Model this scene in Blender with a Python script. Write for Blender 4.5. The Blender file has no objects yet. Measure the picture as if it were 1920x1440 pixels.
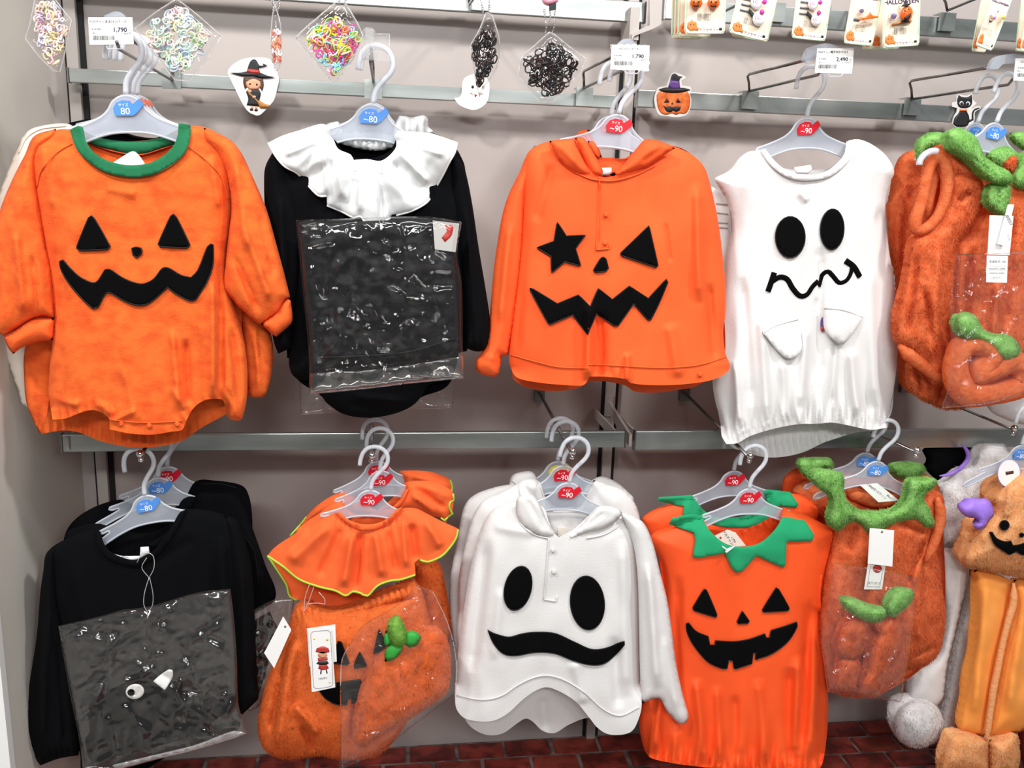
import bpy, math, random
import numpy as np
from mathutils import Vector, Matrix, noise
from mathutils.geometry import delaunay_2d_cdt
random.seed(7); rng = np.random.default_rng(7)
sc = bpy.context.scene
# ---------------------------------------------------------------- camera (solved from the photo's vanishing points)
F = 1650.0
def nrm(v): return v/np.linalg.norm(v)
dh = nrm(np.array([11540., -30., F])); dv = nrm(np.array([-292., 7484., F]))
k = float(dh@dv)/2; dh2 = nrm(dh-k*dv); dv2 = nrm(dv-k*dh); dv2 = nrm(dv2-(dh2@dv2)*dh2)
dup_ = -dv2; dfw = np.cross(dup_, dh2)
M = np.stack([dh2, dfw, dup_], axis=1); MT = M.T
CAM = np.array([0., 0., 1.45])
cd = bpy.data.cameras.new('camera'); cam = bpy.data.objects.new('camera', cd); sc.collection.objects.link(cam)
cd.sensor_width = 36; cd.lens = F/1920*36; cd.clip_start = .01
Rm = Matrix([list(MT@np.array([1, 0, 0])), list(MT@np.array([0, -1, 0])), list(MT@np.array([0, 0, -1]))]).transposed()
cam.matrix_world = Matrix.Translation(Vector(CAM)) @ Rm.to_4x4(); sc.camera = cam
# ---------------------------------------------------------------- world, lights, exposure
w = bpy.data.worlds.new('world'); sc.world = w; w.use_nodes = True
w.node_tree.nodes['Background'].inputs[0].default_value = (.90, .95, 1.0, 1); w.node_tree.nodes['Background'].inputs[1].default_value = .17
def area(name, loc, target, size, sizey, power, col=(1, 1, 1)):
    l = bpy.data.lights.new(name, 'AREA'); l.shape = 'RECTANGLE'; l.size = size; l.size_y = sizey; l.energy = power; l.color = col
    o = bpy.data.objects.new(name, l); sc.collection.objects.link(o); o.location = loc
    o.rotation_euler = (Vector(target)-Vector(loc)).to_track_quat('-Z', 'Y').to_euler(); return o
area('ceiling_lamp_left', (-1.1, .3, 3.1), (0, 1.7, 1.1), .20, .20, 50, (1, .97, .94))
area('ceiling_lamp_right', (1.45, .4, 3.1), (.3, 1.7, 1.1), .20, .20, 42, (1, .98, .96))
area('ceiling_lamp_middle', (.25, -.1, 3.2), (.2, 1.7, .9), 1.8, .20, 38, (1, .98, .97))
area('fill_light_rear', (-.3, -2.2, 3.0), (.1, 1.7, .8), 1.4, .22, 72, (1, .98, .97))  # added fill from behind the camera, gives highlights on the plastic film
area('fill_light_far', (1.6, -2.6, 2.9), (.1, 1.7, .8), .3, 1.2, 36, (1, .98, .97))  # extra light added for more reflections in the bags
sc.view_settings.view_transform = 'Standard'; sc.view_settings.look = 'None'
sc.view_settings.exposure = -0.28; sc.view_settings.gamma = 1; sc.view_settings.use_curve_mapping = False
sc.cycles.transparent_max_bounces = 24
# ---------------------------------------------------------------- materials
def lin(h):
    h = h.lstrip('#'); r = [int(h[i:i+2], 16)/255 for i in (0, 2, 4)]
    return tuple((c/12.92 if c <= .04045 else ((c+.055)/1.055)**2.4) for c in r)+(1,)
def mat(name, col, rough=.8, metal=0, col2=None, nscale=40, bump=0, bscale=300, sheen=0, contrast=(.4, .6), stretch=None, spec=.5, det=3, emis=0, bdist=.002, trl=0):
    m = bpy.data.materials.new(name); m.use_nodes = True; nt = m.node_tree; b = nt.nodes['Principled BSDF']
    b.inputs['Base Color'].default_value = lin(col); b.inputs['Roughness'].default_value = rough; b.inputs['Metallic'].default_value = metal
    b.inputs['Specular IOR Level'].default_value = spec
    if sheen: b.inputs['Sheen Weight'].default_value = sheen; b.inputs['Sheen Roughness'].default_value = .4; b.inputs['Sheen Tint'].default_value = lin(col)
    tc = nt.nodes.new('ShaderNodeTexCoord'); mp = nt.nodes.new('ShaderNodeMapping'); nt.links.new(tc.outputs['Object'], mp.inputs[0])
    if stretch: mp.inputs['Scale'].default_value = stretch
    if col2:
        n = nt.nodes.new('ShaderNodeTexNoise'); n.inputs['Scale'].default_value = nscale; n.inputs['Detail'].default_value = det
        nt.links.new(mp.outputs[0], n.inputs['Vector'])
        r = nt.nodes.new('ShaderNodeValToRGB'); r.color_ramp.elements[0].position = contrast[0]; r.color_ramp.elements[1].position = contrast[1]
        r.color_ramp.elements[0].color = lin(col); r.color_ramp.elements[1].color = lin(col2)
        nt.links.new(n.outputs[0], r.inputs[0]); nt.links.new(r.outputs[0], b.inputs['Base Color'])
    if bump:
        n2 = nt.nodes.new('ShaderNodeTexNoise'); n2.inputs['Scale'].default_value = bscale; n2.inputs['Detail'].default_value = 2
        nt.links.new(mp.outputs[0], n2.inputs['Vector'])
        bp = nt.nodes.new('ShaderNodeBump'); bp.inputs['Strength'].default_value = bump; bp.inputs['Distance'].default_value = bdist
        nt.links.new(n2.outputs[0], bp.inputs['Height']); nt.links.new(bp.outputs[0], b.inputs['Normal'])
    if trl:
        tl = nt.nodes.new('ShaderNodeBsdfTranslucent'); tl.inputs[0].default_value = lin(col); mx = nt.nodes.new('ShaderNodeMixShader'); mx.inputs[0].default_value = trl
        nt.links.new(b.outputs[0], mx.inputs[1]); nt.links.new(tl.outputs[0], mx.inputs[2]); nt.links.new(mx.outputs[0], nt.nodes['Material Output'].inputs[0])
    return m
def film(name, tint='#ffffff', trans=.86, rough=.12, bscale=60, bump=.6, haze='#e8e8e8', hz=.08):
    m = bpy.data.materials.new(name); m.use_nodes = True; nt = m.node_tree; nt.nodes.remove(nt.nodes['Principled BSDF'])
    out = nt.nodes['Material Output']; N = nt.nodes.new; L = nt.links.new
    tr = N('ShaderNodeBsdfTransparent'); tr.inputs[0].default_value = lin(tint)
    gl = N('ShaderNodeBsdfGlossy'); gl.inputs['Roughness'].default_value = rough
    df = N('ShaderNodeBsdfDiffuse'); df.inputs[0].default_value = lin(haze)
    n = N('ShaderNodeTexNoise'); n.inputs['Scale'].default_value = bscale; n.inputs['Detail'].default_value = 2.5; n.inputs['Distortion'].default_value = 1.4
    tc = N('ShaderNodeTexCoord'); L(tc.outputs['Object'], n.inputs['Vector'])
    bp = N('ShaderNodeBump'); bp.inputs['Strength'].default_value = bump; bp.inputs['Distance'].default_value = .010
    s1 = N('ShaderNodeMath'); s1.operation = 'MULTIPLY_ADD'; s1.inputs[1].default_value = 2; s1.inputs[2].default_value = -1; L(n.outputs[0], s1.inputs[0])
    s2 = N('ShaderNodeMath'); s2.operation = 'ABSOLUTE'; L(s1.outputs[0], s2.inputs[0]); s3 = N('ShaderNodeMath'); s3.operation = 'POWER'; s3.inputs[1].default_value = .6; L(s2.outputs[0], s3.inputs[0])
    L(s3.outputs[0], bp.inputs['Height']); L(bp.outputs[0], gl.inputs['Normal'])
    lw = N('ShaderNodeLayerWeight'); lw.inputs['Blend'].default_value = .5; L(bp.outputs[0], lw.inputs['Normal'])
    pw = N('ShaderNodeMath'); pw.operation = 'POWER'; pw.inputs[1].default_value = 4; L(lw.outputs['Facing'], pw.inputs[0])
    ma = N('ShaderNodeMath'); ma.operation = 'MULTIPLY_ADD'; ma.inputs[1].default_value = .8; ma.inputs[2].default_value = max(.02, (1-trans-hz)*1.0); ma.use_clamp = True
    L(pw.outputs[0], ma.inputs[0])
    m1 = N('ShaderNodeMixShader'); m1.inputs[0].default_value = hz; L(tr.outputs[0], m1.inputs[1]); L(df.outputs[0], m1.inputs[2])
    m2 = N('ShaderNodeMixShader'); L(ma.outputs[0], m2.inputs[0]); L(m1.outputs[0], m2.inputs[1]); L(gl.outputs[0], m2.inputs[2])
    L(m2.outputs[0], out.inputs[0]); return m
def frosted(name, col, trans=.4):
    m = bpy.data.materials.new(name); m.use_nodes = True; nt = m.node_tree; N = nt.nodes.new; L = nt.links.new
    b = nt.nodes['Principled BSDF']; b.inputs['Base Color'].default_value = lin(col); b.inputs['Roughness'].default_value = .25
    tr = N('ShaderNodeBsdfTransparent'); tr.inputs[0].default_value = (.93, .94, .95, 1)
    mx = N('ShaderNodeMixShader'); mx.inputs[0].default_value = trans; L(b.outputs[0], mx.inputs[1]); L(tr.outputs[0], mx.inputs[2])
    L(mx.outputs[0], nt.nodes['Material Output'].inputs[0]); return m
MT_ = dict(
 terry=mat('orange_terry', '#f06a24', .95, col2='#d84e14', nscale=40, bump=.5, bscale=500, sheen=.25, contrast=(.40, .72), stretch=(.9, 1, 1.3), det=6),
 terryrib=mat('orange_rib', '#ee6020', .9, bump=.3, bscale=300, sheen=.2),
 velour=mat('orange_velour', '#f66022', .8, col2='#f1571c', nscale=5, bump=.15, bscale=500, sheen=.3),
 velourb=mat('bright_orange_velour', '#fb5a1c', .7, col2='#f55216', nscale=4, bump=.1, bscale=500, sheen=.35),
 jersey=mat('orange_jersey', '#f0642a', .85, bump=.15, bscale=900, sheen=.1),
 furo=mat('orange_fur', '#f48650', .9, col2='#e8743e', nscale=60, bump=.6, bscale=120, sheen=.3, bdist=.004, trl=.38),
 furl=mat('light_orange_fur', '#f9863e', .9, col2='#f47c36', nscale=60, bump=.6, bscale=120, sheen=.3, bdist=.004, trl=.38),
 peach=mat('peach_fur', '#ffcb92', .9, col2='#ffc080', nscale=60, bump=.6, bscale=120, sheen=.3, bdist=.004, trl=.38),
 peachc=mat('peach_cloth', '#f9a04a', .85, col2='#f69840', nscale=8, bump=.1, bscale=400, sheen=.3),
 furg=mat('green_fur', '#aade86', .9, col2='#98d272', nscale=60, bump=.6, bscale=120, sheen=.3, bdist=.004, trl=.38),
 furw=mat('white_fur', '#ffffff', .95, col2='#fbf9f8', nscale=60, bump=.6, bscale=120, bdist=.004, trl=.38),
 furlg=mat('pale_green_pile', '#9ad060', .9, col2='#84c04c', nscale=80, bump=.6, bscale=150, bdist=.004, trl=.38),
 gleaf=mat('green_satin', '#2fa53c', .6, bump=.1),
 white=mat('white_fleece', '#dfdedd', .95, bump=.25, bscale=400, sheen=.15),
 whitej=mat('white_jersey', '#dcdfdf', .9, bump=.12, bscale=700),
 cream=mat('cream_fleece', '#e9e2d6', .95, bump=.2, bscale=400),
 black=mat('black_jersey', '#090a0d', .95, bump=.15, bscale=800, spec=.08),
 blackc=mat('charcoal_crumpled_satin', '#090a0d', .6, bump=.8, bscale=22, spec=.2, bdist=.012),
 felt=mat('black_felt', '#070708', .95, bump=.2, bscale=700, spec=.08),
 stitch=mat('black_satin_stitch', '#0b0b0d', .55, spec=.3),
 stitchw=mat('white_stitch', '#f2f2ee', .6, bump=.3, bscale=900),
 rib=mat('green_rib', '#0a6b42', .85, bump=.3, bscale=500, sheen=.15),
 gfelt=mat('green_felt', '#169a66', .9, bump=.2, bscale=500, sheen=.2),
 lime=mat('lime_thread', '#a6d040', .7),
 steel=mat('brushed_steel', '#c2c8c6', .30, .8, col2='#8d9592', nscale=3, contrast=(.3, .7), stretch=(1, 1, 6)),
 dsteel=mat('hook_wire_steel', '#8c8a88', .25, 1),
 chrome=mat('chrome', '#d9dbdc', .08, 1),
 post=mat('grey_painted_upright', '#b3ada8', .5), slot=mat('painted_gap_shade', '#121212', .8),
 wall=mat('greige_laminate', '#b2aaa6', .32, col2='#aca4a0', nscale=2, spec=.45),
 side=mat('side_panel_laminate', '#dcd8cf', .4, col2='#d6d1c7', nscale=3), trim=mat('white_edge_trim', '#eef0ee', .4),
 brick=mat('brick_red', '#96392f', .55, col2='#5f211b', nscale=22, bump=.5, bscale=60), brick2=mat('brick_brown', '#7a2c23', .55, col2='#9c4536', nscale=22, bump=.5, bscale=60),
 mortar=mat('brick_joint', '#8b7c77', .85, col2='#5d504d', nscale=30), floor=mat('shop_floor', '#bcb7b0', .3),
 paper=mat('white_card', '#f2f2f1', .6), paperg=mat('grey_card', '#b8b7b2', .6), ink=mat('black_ink', '#15161a', .6), inkg=mat('grey_ink', '#6a6c70', .6),
 inkb=mat('navy_ink', '#2c3b57', .6), redp=mat('red_plastic', '#d01226', .35), bluep=mat('blue_plastic', '#4f8ddd', .35), yelp=mat('yellow_plastic', '#e4c93a', .35), whp=mat('white_print', '#ffffff', .5),
 orp=mat('orange_marker', '#e8785a', .4),
 pumpk=mat('sticker_orange', '#cf5a1d', .4, col2='#e07b34', nscale=80), purple=mat('sticker_purple', '#5f3b86', .4), skin=mat('sticker_skin', '#d69a76', .5), brown=mat('sticker_brown', '#4a2a1e', .5),
 broom=mat('sticker_broom', '#b07534', .5), redi=mat('sticker_red', '#b5322a', .5), stick=mat('sticker_white', '#dcdad6', .5), cardb=mat('cream_card', '#e9d8c0', .5), cardg=mat('mint_border', '#bcdcc4', .5),
 lilac=mat('lilac_print', '#a9a0dc', .5), lilacf=mat('lilac_satin', '#a07be6', .6, sheen=.3, bump=.2), purpt=mat('purple_print', '#4b2c86', .5), orpr=mat('orange_print', '#ee7a34', .5), orpl=mat('orange_glossy', '#f2661a', .25), pink=mat('magenta_plastic', '#d22ca0', .25),
 glossw=mat('glossy_white', '#f2f2f4', .15), maroon=mat('maroon_cloth', '#7a0f12', .85), pinkp=mat('pink_plastic', '#e9a0b4', .3),
 hang=frosted('frosted_hanger_plastic', '#ced6e2', .66), hrim=frosted('hanger_rim_plastic', '#e8edf4', .48), clearp=film('clear_plastic', trans=.80, bump=.05, hz=.12),
 film=film('clear_film', trans=.95, bump=.10, bscale=14, hz=.006, rough=.05), filmg=film('grey_sheen_film', trans=.90, bump=.10, bscale=10, hz=.014, rough=.11, haze='#c8c6be'), filmh=film('hazy_film', trans=.70, bump=.7, bscale=30, hz=.25),
 nylon=film('nylon_thread', trans=.4, bump=0, hz=.45),
)
# ---------------------------------------------------------------- pixel <-> place
def ray(P):
    P = np.atleast_2d(np.asarray(P, float)); d = np.stack([P[:, 0]-960, P[:, 1]-720, np.full(len(P), F)], 1); return d@MT.T
def Wn(P, y):
    d = ray(P); t = (np.asarray(y)-CAM[1])/d[:, 1]; return CAM+d*t[:, None]
def W(x, y, Y): return Vector(Wn([(x, y)], np.array([Y]))[0])
def mpp(x, y, Y): return (W(x+1, y, Y)-W(x, y, Y)).length
# ---------------------------------------------------------------- objects
ORG = {}
def tag(o, label=None, cat=None, group=None, kind=None):
    if label: o['label'] = label
    if cat: o['category'] = cat
    if group: o['group'] = group
    if kind: o['kind'] = kind
    return o
def thing(name, label, cat, loc, group=None, rot=None):
    o = bpy.data.objects.new(name, None); sc.collection.objects.link(o); o.location = loc; o.empty_display_size = .02
    if rot: o.rotation_euler = rot
    ORG[o.name] = Vector(loc); return tag(o, label, cat, group)
def add(name, V, Fc, m, parent=None, smooth=True, local=False, label=None, kind=None, loc=None):
    me = bpy.data.meshes.new(name); V = np.asarray(V, float).reshape(-1, 3)
    org = Vector((0, 0, 0))
    if parent is not None: org = ORG[parent.name]
    elif loc is not None: org = Vector(loc)
    elif not local: org = Vector(V.mean(0))
    if not local: V = V-np.array(org)
    me.from_pydata(V.tolist(), [], [list(map(int, f)) for f in Fc]); me.update()
    for mm in (m if isinstance(m, (list, tuple)) else [m]): me.materials.append(mm)
    if smooth: me.polygons.foreach_set('use_smooth', [True]*len(me.polygons))
    o = bpy.data.objects.new(name, me); sc.collection.objects.link(o)
    if parent is not None: o.parent = parent
    elif not local: o.location = org
    ORG[o.name] = org
    if label: o['label'] = label
    if kind: o['kind'] = kind
    return o
class MB:
    def __init__(s): s.V = []; s.F = []; s.mi = []
    def put(s, V, Fc, mi=0):
        n = len(s.V); s.V += [tuple(v) for v in V]; s.F += [[i+n for i in f] for f in Fc]; s.mi += [mi]*len(Fc)
    def box(s, a, b, mi=0):
        x0, y0, z0 = a; x1, y1, z1 = b
        s.put([(x0, y0, z0), (x1, y0, z0), (x1, y1, z0), (x0, y1, z0), (x0, y0, z1), (x1, y0, z1), (x1, y1, z1), (x0, y1, z1)],
              [(3, 2, 1, 0), (4, 5, 6, 7), (0, 1, 5, 4), (1, 2, 6, 5), (2, 3, 7, 6), (3, 0, 4, 7)], mi)
    def tube(s, P, r, n=8, mi=0, closed=False, flat=1.0):
        P = [Vector(p) for p in P]; m = len(P); R = r if hasattr(r, '__len__') else [r]*m; V = []; up = None
        for i, p in enumerate(P):
            t = (P[(i+1) % m]-P[i-1]) if closed or 0 < i < m-1 else (P[1]-P[0] if i == 0 else P[-1]-P[-2])
            t = t.normalized() if t.length > 1e-9 else Vector((1, 0, 0))
            if up is None: up = Vector((0, 1, 0)) if abs(t.y) < .8 else Vector((0, 0, 1))
            u = (up-t*up.dot(t)); u = u.normalized() if u.length > 1e-6 else t.orthogonal().normalized(); up = u; v = t.cross(u)
            for k2 in range(n):
                a = 2*math.pi*k2/n; V.append(p+u*math.cos(a)*R[i]*flat+v*math.sin(a)*R[i])
        Fc = [[i*n+k2, i*n+(k2+1) % n, ((i+1) % m)*n+(k2+1) % n, ((i+1) % m)*n+k2] for i in range(m if closed else m-1) for k2 in range(n)]
        if not closed: Fc += [list(range(n))[::-1], [(m-1)*n+k2 for k2 in range(n)]]
        s.put(V, Fc, mi)
    def ball(s, c, r, n=8, mi=0, sq=(1, 1, 1)):
        c = Vector(c); V = [c+Vector((0, 0, r*sq[2]))]
        for i in range(1, n//2+1):
            a = math.pi*i/(n//2+1)
            V += [c+Vector((r*sq[0]*math.sin(a)*math.cos(2*math.pi*j/n), r*sq[1]*math.sin(a)*math.sin(2*math.pi*j/n), r*sq[2]*math.cos(a))) for j in range(n)]
        V.append(c-Vector((0, 0, r*sq[2]))); q = n//2
        Fc = [[0, 1+j, 1+(j+1) % n] for j in range(n)]+[[1+i*n+j, 1+(i+1)*n+j, 1+(i+1)*n+(j+1) % n, 1+i*n+(j+1) % n] for i in range(q-1) for j in range(n)]
        Fc += [[1+(q-1)*n+j, len(V)-1, 1+(q-1)*n+(j+1) % n] for j in range(n)]
        s.put(V, Fc, mi)
    def build(s, name, m, parent=None, smooth=True, local=False, **kw):
        o = add(name, s.V, s.F, m, parent, smooth, local, **kw)
        if any(s.mi): o.data.polygons.foreach_set('material_index', s.mi)
        return o
def zc(pts, zo):
    pts = np.asarray([p[:2] for p in pts], float)
    return pts if zo is None else pts/zo[2]+np.array(zo[:2])
def spl(P, h, closed=True, sharp=55):
    """Catmull-Rom through P, corners sharper than `sharp` degrees kept"""
    P = np.asarray(P, float); n = len(P); out = []
    def corner(i):
        if not closed and i in (0, n-1): return True
        a = P[i]-P[i-1]; b = P[(i+1) % n]-P[i]; c = np.dot(a, b)/(np.linalg.norm(a)*np.linalg.norm(b)+1e-9)
        return math.degrees(math.acos(max(-1, min(1, c)))) > sharp
    C = [corner(i) for i in range(n)]
    T = []
    for i in range(n):
        T.append((P[(i+1) % n]-P[i-1])*.5 if not C[i] else np.zeros(2))
    for i in range(n if closed else n-1):
        j = (i+1) % n; d = P[j]-P[i]; L = np.linalg.norm(d); m = max(1, int(round(L/h)))
        t0 = d if C[i] else T[i]; t1 = d if C[j] else T[j]
        for t0_, t1_ in ((t0, t1),):
            l0 = np.linalg.norm(t0_)+1e-9; l1 = np.linalg.norm(t1_)+1e-9; t0_ = t0_*min(1, 1.2*L/l0); t1_ = t1_*min(1, 1.2*L/l1)
            for k2 in range(m):
                t = k2/m; out.append((2*t**3-3*t*t+1)*P[i]+(t**3-2*t*t+t)*t0_+(-2*t**3+3*t*t)*P[j]+(t**3-t*t)*t1_)
    if not closed: out.append(P[-1])
    return np.array(out)
def segdist(P, A, B):
    P = np.asarray(P, float); out = np.full(len(P), 1e9)
    for k0 in range(0, len(A), 64):
        a = A[k0:k0+64]; b = B[k0:k0+64]; ab = b-a; L = (ab**2).sum(1)+1e-9
        t = np.clip(((P[:, None]-a[None])*ab[None]).sum(2)/L, 0, 1); q = a[None]+t[..., None]*ab[None]
        out = np.minimum(out, np.sqrt(((P[:, None]-q)**2).sum(2)).min(1))
    return out
def inside(P, poly):
    x, y = P[:, 0], P[:, 1]; r = np.zeros(len(P), bool); n = len(poly)
    for i in range(n):
        x0, y0 = poly[i]; x1, y1 = poly[i-1]
        if y0 == y1: continue
        c = ((y0 > y) != (y1 > y)) & (x < (x1-x0)*(y-y0)/(y1-y0)+x0); r ^= c
    return r
def tri(poly, h):
    lo = poly.min(0); hi = poly.max(0); g = []
    ys = np.arange(lo[1]+h*.5, hi[1], h*.87)
    for i, y in enumerate(ys):
        xs = np.arange(lo[0]+(h*.5 if i % 2 else 0), hi[0], h); g.append(np.stack([xs, np.full(len(xs), y)], 1))
    G = np.concatenate(g) if g else np.zeros((0, 2))
    if len(G):
        G = G[inside(G, poly)]
    if len(G):
        G = G[segdist(G, poly, np.roll(poly, -1, 0)) > h*.55]
    allp = [Vector(p) for p in poly]+[Vector(p) for p in G]; n = len(poly)
    r = delaunay_2d_cdt(allp, [], [list(range(n))], 1, 1e-5)
    V = np.array([tuple(v) for v in r[0]]); T = [list(f) for f in r[2]]
    # drop triangles outside (concave leftovers)
    C = V[np.array(T)].mean(1); ok = inside(C, poly); T = [t for t, o in zip(T, ok) if o]
    Tn = []
    for t in T:
        a, b, c = V[t[0]], V[t[1]], V[t[2]]
        cr = (b[0]-a[0])*(c[1]-a[1])-(b[1]-a[1])*(c[0]-a[0])
        Tn.append(t if cr < 0 else t[::-1])      # with pixel y down this faces the camera
    return V, Tn
class Surf:
    """a hanging piece of cloth: outline in its vertical plane, real depth relief across it"""
    def __init__(s, pts, y0, bulge=.03, Wd=60, zo=None, open=(), folds=(), gath=(), rad=None, nz=(.004, 70, 140), tilt=(0, 0), seed=0, sharp=55, h=5, crum=0):
        s.zo = zo; s.y0 = y0; s.bulge = bulge; s.W = Wd; s.nz = nz; s.tilt = tilt; s.seed = seed; s.h = 4 if (gath and h > 4) else h; s.crum = crum
        k2 = 1 if zo is None else zo[2]
        s.poly = spl(zc(pts, zo), h, True, sharp); A = s.poly; B = np.roll(A, -1, 0); mid = (A+B)/2; cl = np.ones(len(A), bool)
        for (x0, y0_, x1, y1) in open:
            q = zc([(x0, y0_), (x1, y1)], zo); cl &= ~((mid[:, 0] > q[0, 0]) & (mid[:, 0] < q[1, 0]) & (mid[:, 1] > q[0, 1]) & (mid[:, 1] < q[1, 1]))
        s.A, s.B = A[cl], B[cl]; s.c = A.mean(0)
        s.folds = [(zc([f[:2]], zo)[0], zc([f[2:4]], zo)[0], f[4]/k2, f[5]*1.5) for f in folds]
        s.gath = [(zc([g[:2]], zo)[0], zc([g[2:4]], zo)[0], g[4]/k2, g[5]/k2, g[6]*1.25) for g in gath]
        s.rad = None if rad is None else (zc([rad[:2]], zo)[0], rad[2], rad[3], rad[4]/k2, rad[5] if len(rad) > 5 else 0)
    def disp(s, P):
        P = np.atleast_2d(P); d = segdist(P, s.A, s.B) if len(s.A) else np.full(len(P), 1e6)
        t = np.clip(d/s.W, 0, 1); e = np.sqrt(np.clip(1-(1-t)**2, 0, 1)); D = s.bulge*e
        m = np.clip(d/25, 0, 1)
        a, sx, sy = s.nz; a *= 1.3
        if a: D = D+a*m*np.array([noise.noise(Vector((p[0]/sx, p[1]/sy, s.seed*3.1)))+.4*noise.noise(Vector((p[0]/sx*2.7, p[1]/sy*2.2, s.seed+9))) for p in P])
        if s.crum: D = D+s.crum*m*np.array([1-2*abs(noise.noise(Vector((p[0]/38, p[1]/38, s.seed*3.1))))-.7*abs(noise.noise(Vector((p[0]/17, p[1]/17, s.seed+4.)))) for p in P])
        for p0, p1, wd, am in s.folds:
            v = p1-p0; L = np.linalg.norm(v)+1e-9; u = v/L; q = P-p0; al = (q@u)/L; ac = q@np.array([-u[1], u[0]])
            g = np.exp(-(ac/wd)**2)*np.clip(1-np.clip(np.abs(al-.5)*2-.75, 0, 1)*4, 0, 1)*np.where((al > -.1) & (al < 1.1), 1, 0)
            D = D+am*g*m
        for p0, p1, reach, per, am in s.gath:
            v = p1-p0; L = np.linalg.norm(v)+1e-9; u = v/L; q = P-p0; al = q@u; ac = np.abs(q@np.array([-u[1], u[0]]))
            ph = np.array([2.2*noise.noise(Vector((a_/per*.35, 0, s.seed))) for a_ in al])
            ok = np.clip((al+20)/20, 0, 1)*np.clip((L+20-al)/20, 0, 1)
            D = D+am*np.sin(2*np.pi*al/per+2*ph)*np.exp(-(ac/reach)**1.5)*ok
        if s.rad:
            c, n_, am, rr, phs = s.rad; q = P-c; th = np.arctan2(q[:, 1], q[:, 0]); r = np.hypot(q[:, 0], q[:, 1])
            ph = np.array([1.5*noise.noise(Vector((math.cos(t_)*2, math.sin(t_)*2, s.seed))) for t_ in th])
            D = D+am*np.sin(n_*th+2*ph+phs)*np.clip(r/rr-.25, 0, 1.3)
        return D
    def pt(s, P, off=0, side=1):
        P = np.atleast_2d(np.asarray(P, float)); y = s.y0+s.tilt[0]*(P[:, 0]-s.c[0])+s.tilt[1]*(P[:, 1]-s.c[1])-side*s.disp(P)-off
        return Wn(P, y)
    def z(s, pts): return zc(pts, s.zo)
def cloth(S, name, m, parent, side=1, thick=.0022, label=None):
    V, T = tri(S.poly, S.h); fr = S.pt(V, 0, side); bk = fr.copy(); bk[:, 1] += thick; n = len(V); E = {(t[i], t[(i+1) % 3]) for t in T for i in range(3)}
    sd = [[b+2*n, a+2*n, a+3*n, b+3*n] for (a, b) in E if (b, a) not in E]; us = sorted({i for f in sd for i in f}); mp_ = {v: 2*n+i for i, v in enumerate(us)}
    al = np.concatenate([fr, bk, fr, bk]); al = np.concatenate([al[:2*n], al[us]])
    return add(name, al, T+[[i+n for i in t[::-1]] for t in T]+[[mp_[i] for i in f] for f in sd], m, parent, label=label)
def puff(S, name, m, parent, back=.7, label=None, kind=None):
    V, T = tri(S.poly, S.h); E = {}
    for t in T:
        for i in range(3):
            e = tuple(sorted((t[i], t[(i+1) % 3]))); E[e] = E.get(e, 0)+1
    rim = {i for e, c in E.items() if c == 1 for i in e}
    D = S.disp(V); isr = np.array([i in rim for i in range(len(V))]); D = np.where(isr, 0, np.maximum(D, .0015))
    y = S.y0+S.tilt[0]*(V[:, 0]-S.c[0])+S.tilt[1]*(V[:, 1]-S.c[1]); Fv = Wn(V, y-D); Bv = Fv.copy(); Bv[:, 1] = y+D*back
    n = len(V); idx = [i if isr[i] else n+i for i in range(n)]
    o = add(name, np.concatenate([Fv, Bv]), T+[[idx[i] for i in t][::-1] for t in T], m, parent, label=label, kind=kind)
    return o
def patch(S, pts, name, m, parent, off=.0022, h=6, sharp=50, rim=None, rr=.0013, raw=False, label=None, thick=.0018):
    P = np.asarray(pts, float) if raw else S.z(pts); poly = spl(P, h, True, sharp); V, T = tri(poly, h); mb = MB()
    top = S.pt(V, off+thick); bot = S.pt(V, off-.0012); n = len(V)
    E = {}
    for t in T:
        for i in range(3):
            e = (t[i], t[(i+1) % 3]); E[e] = 1
    sides = [[a, b, b+n, a+n] for (a, b) in E if (b, a) not in E]
    sides = [[q[1], q[0], q[3], q[2]] for q in sides]
    mb.put(list(top)+list(bot), T+sides+[[i+n for i in t[::-1]] for t in T], 0)
    mats = [m]
    if rim:
        mats.append(rim); mb.tube([tuple(p) for p in S.pt(poly, off+thick*.8)], rr, 6, 1, closed=True)
    return mb.build(name, mats, parent, label=label)
def line(S, pts, name, m, parent, r=.0012, off=.002, closed=False, h=6, raw=False, n=6, label=None):
    P = np.asarray(pts, float) if raw else S.z(pts); P = spl(P, h, closed, 70); mb = MB()
    mb.tube([tuple(p) for p in S.pt(P, off)], r, n, closed=closed); return mb.build(name, m, parent, label=label)
def ell(cx, cy, rx, ry, rot=0, n=22):
    a = math.radians(rot); return [(cx+rx*math.cos(t)*math.cos(a)-ry*math.sin(t)*math.sin(a), cy+rx*math.cos(t)*math.sin(a)+ry*math.sin(t)*math.cos(a)) for t in [2*math.pi*i/n for i in range(n)]]
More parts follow.
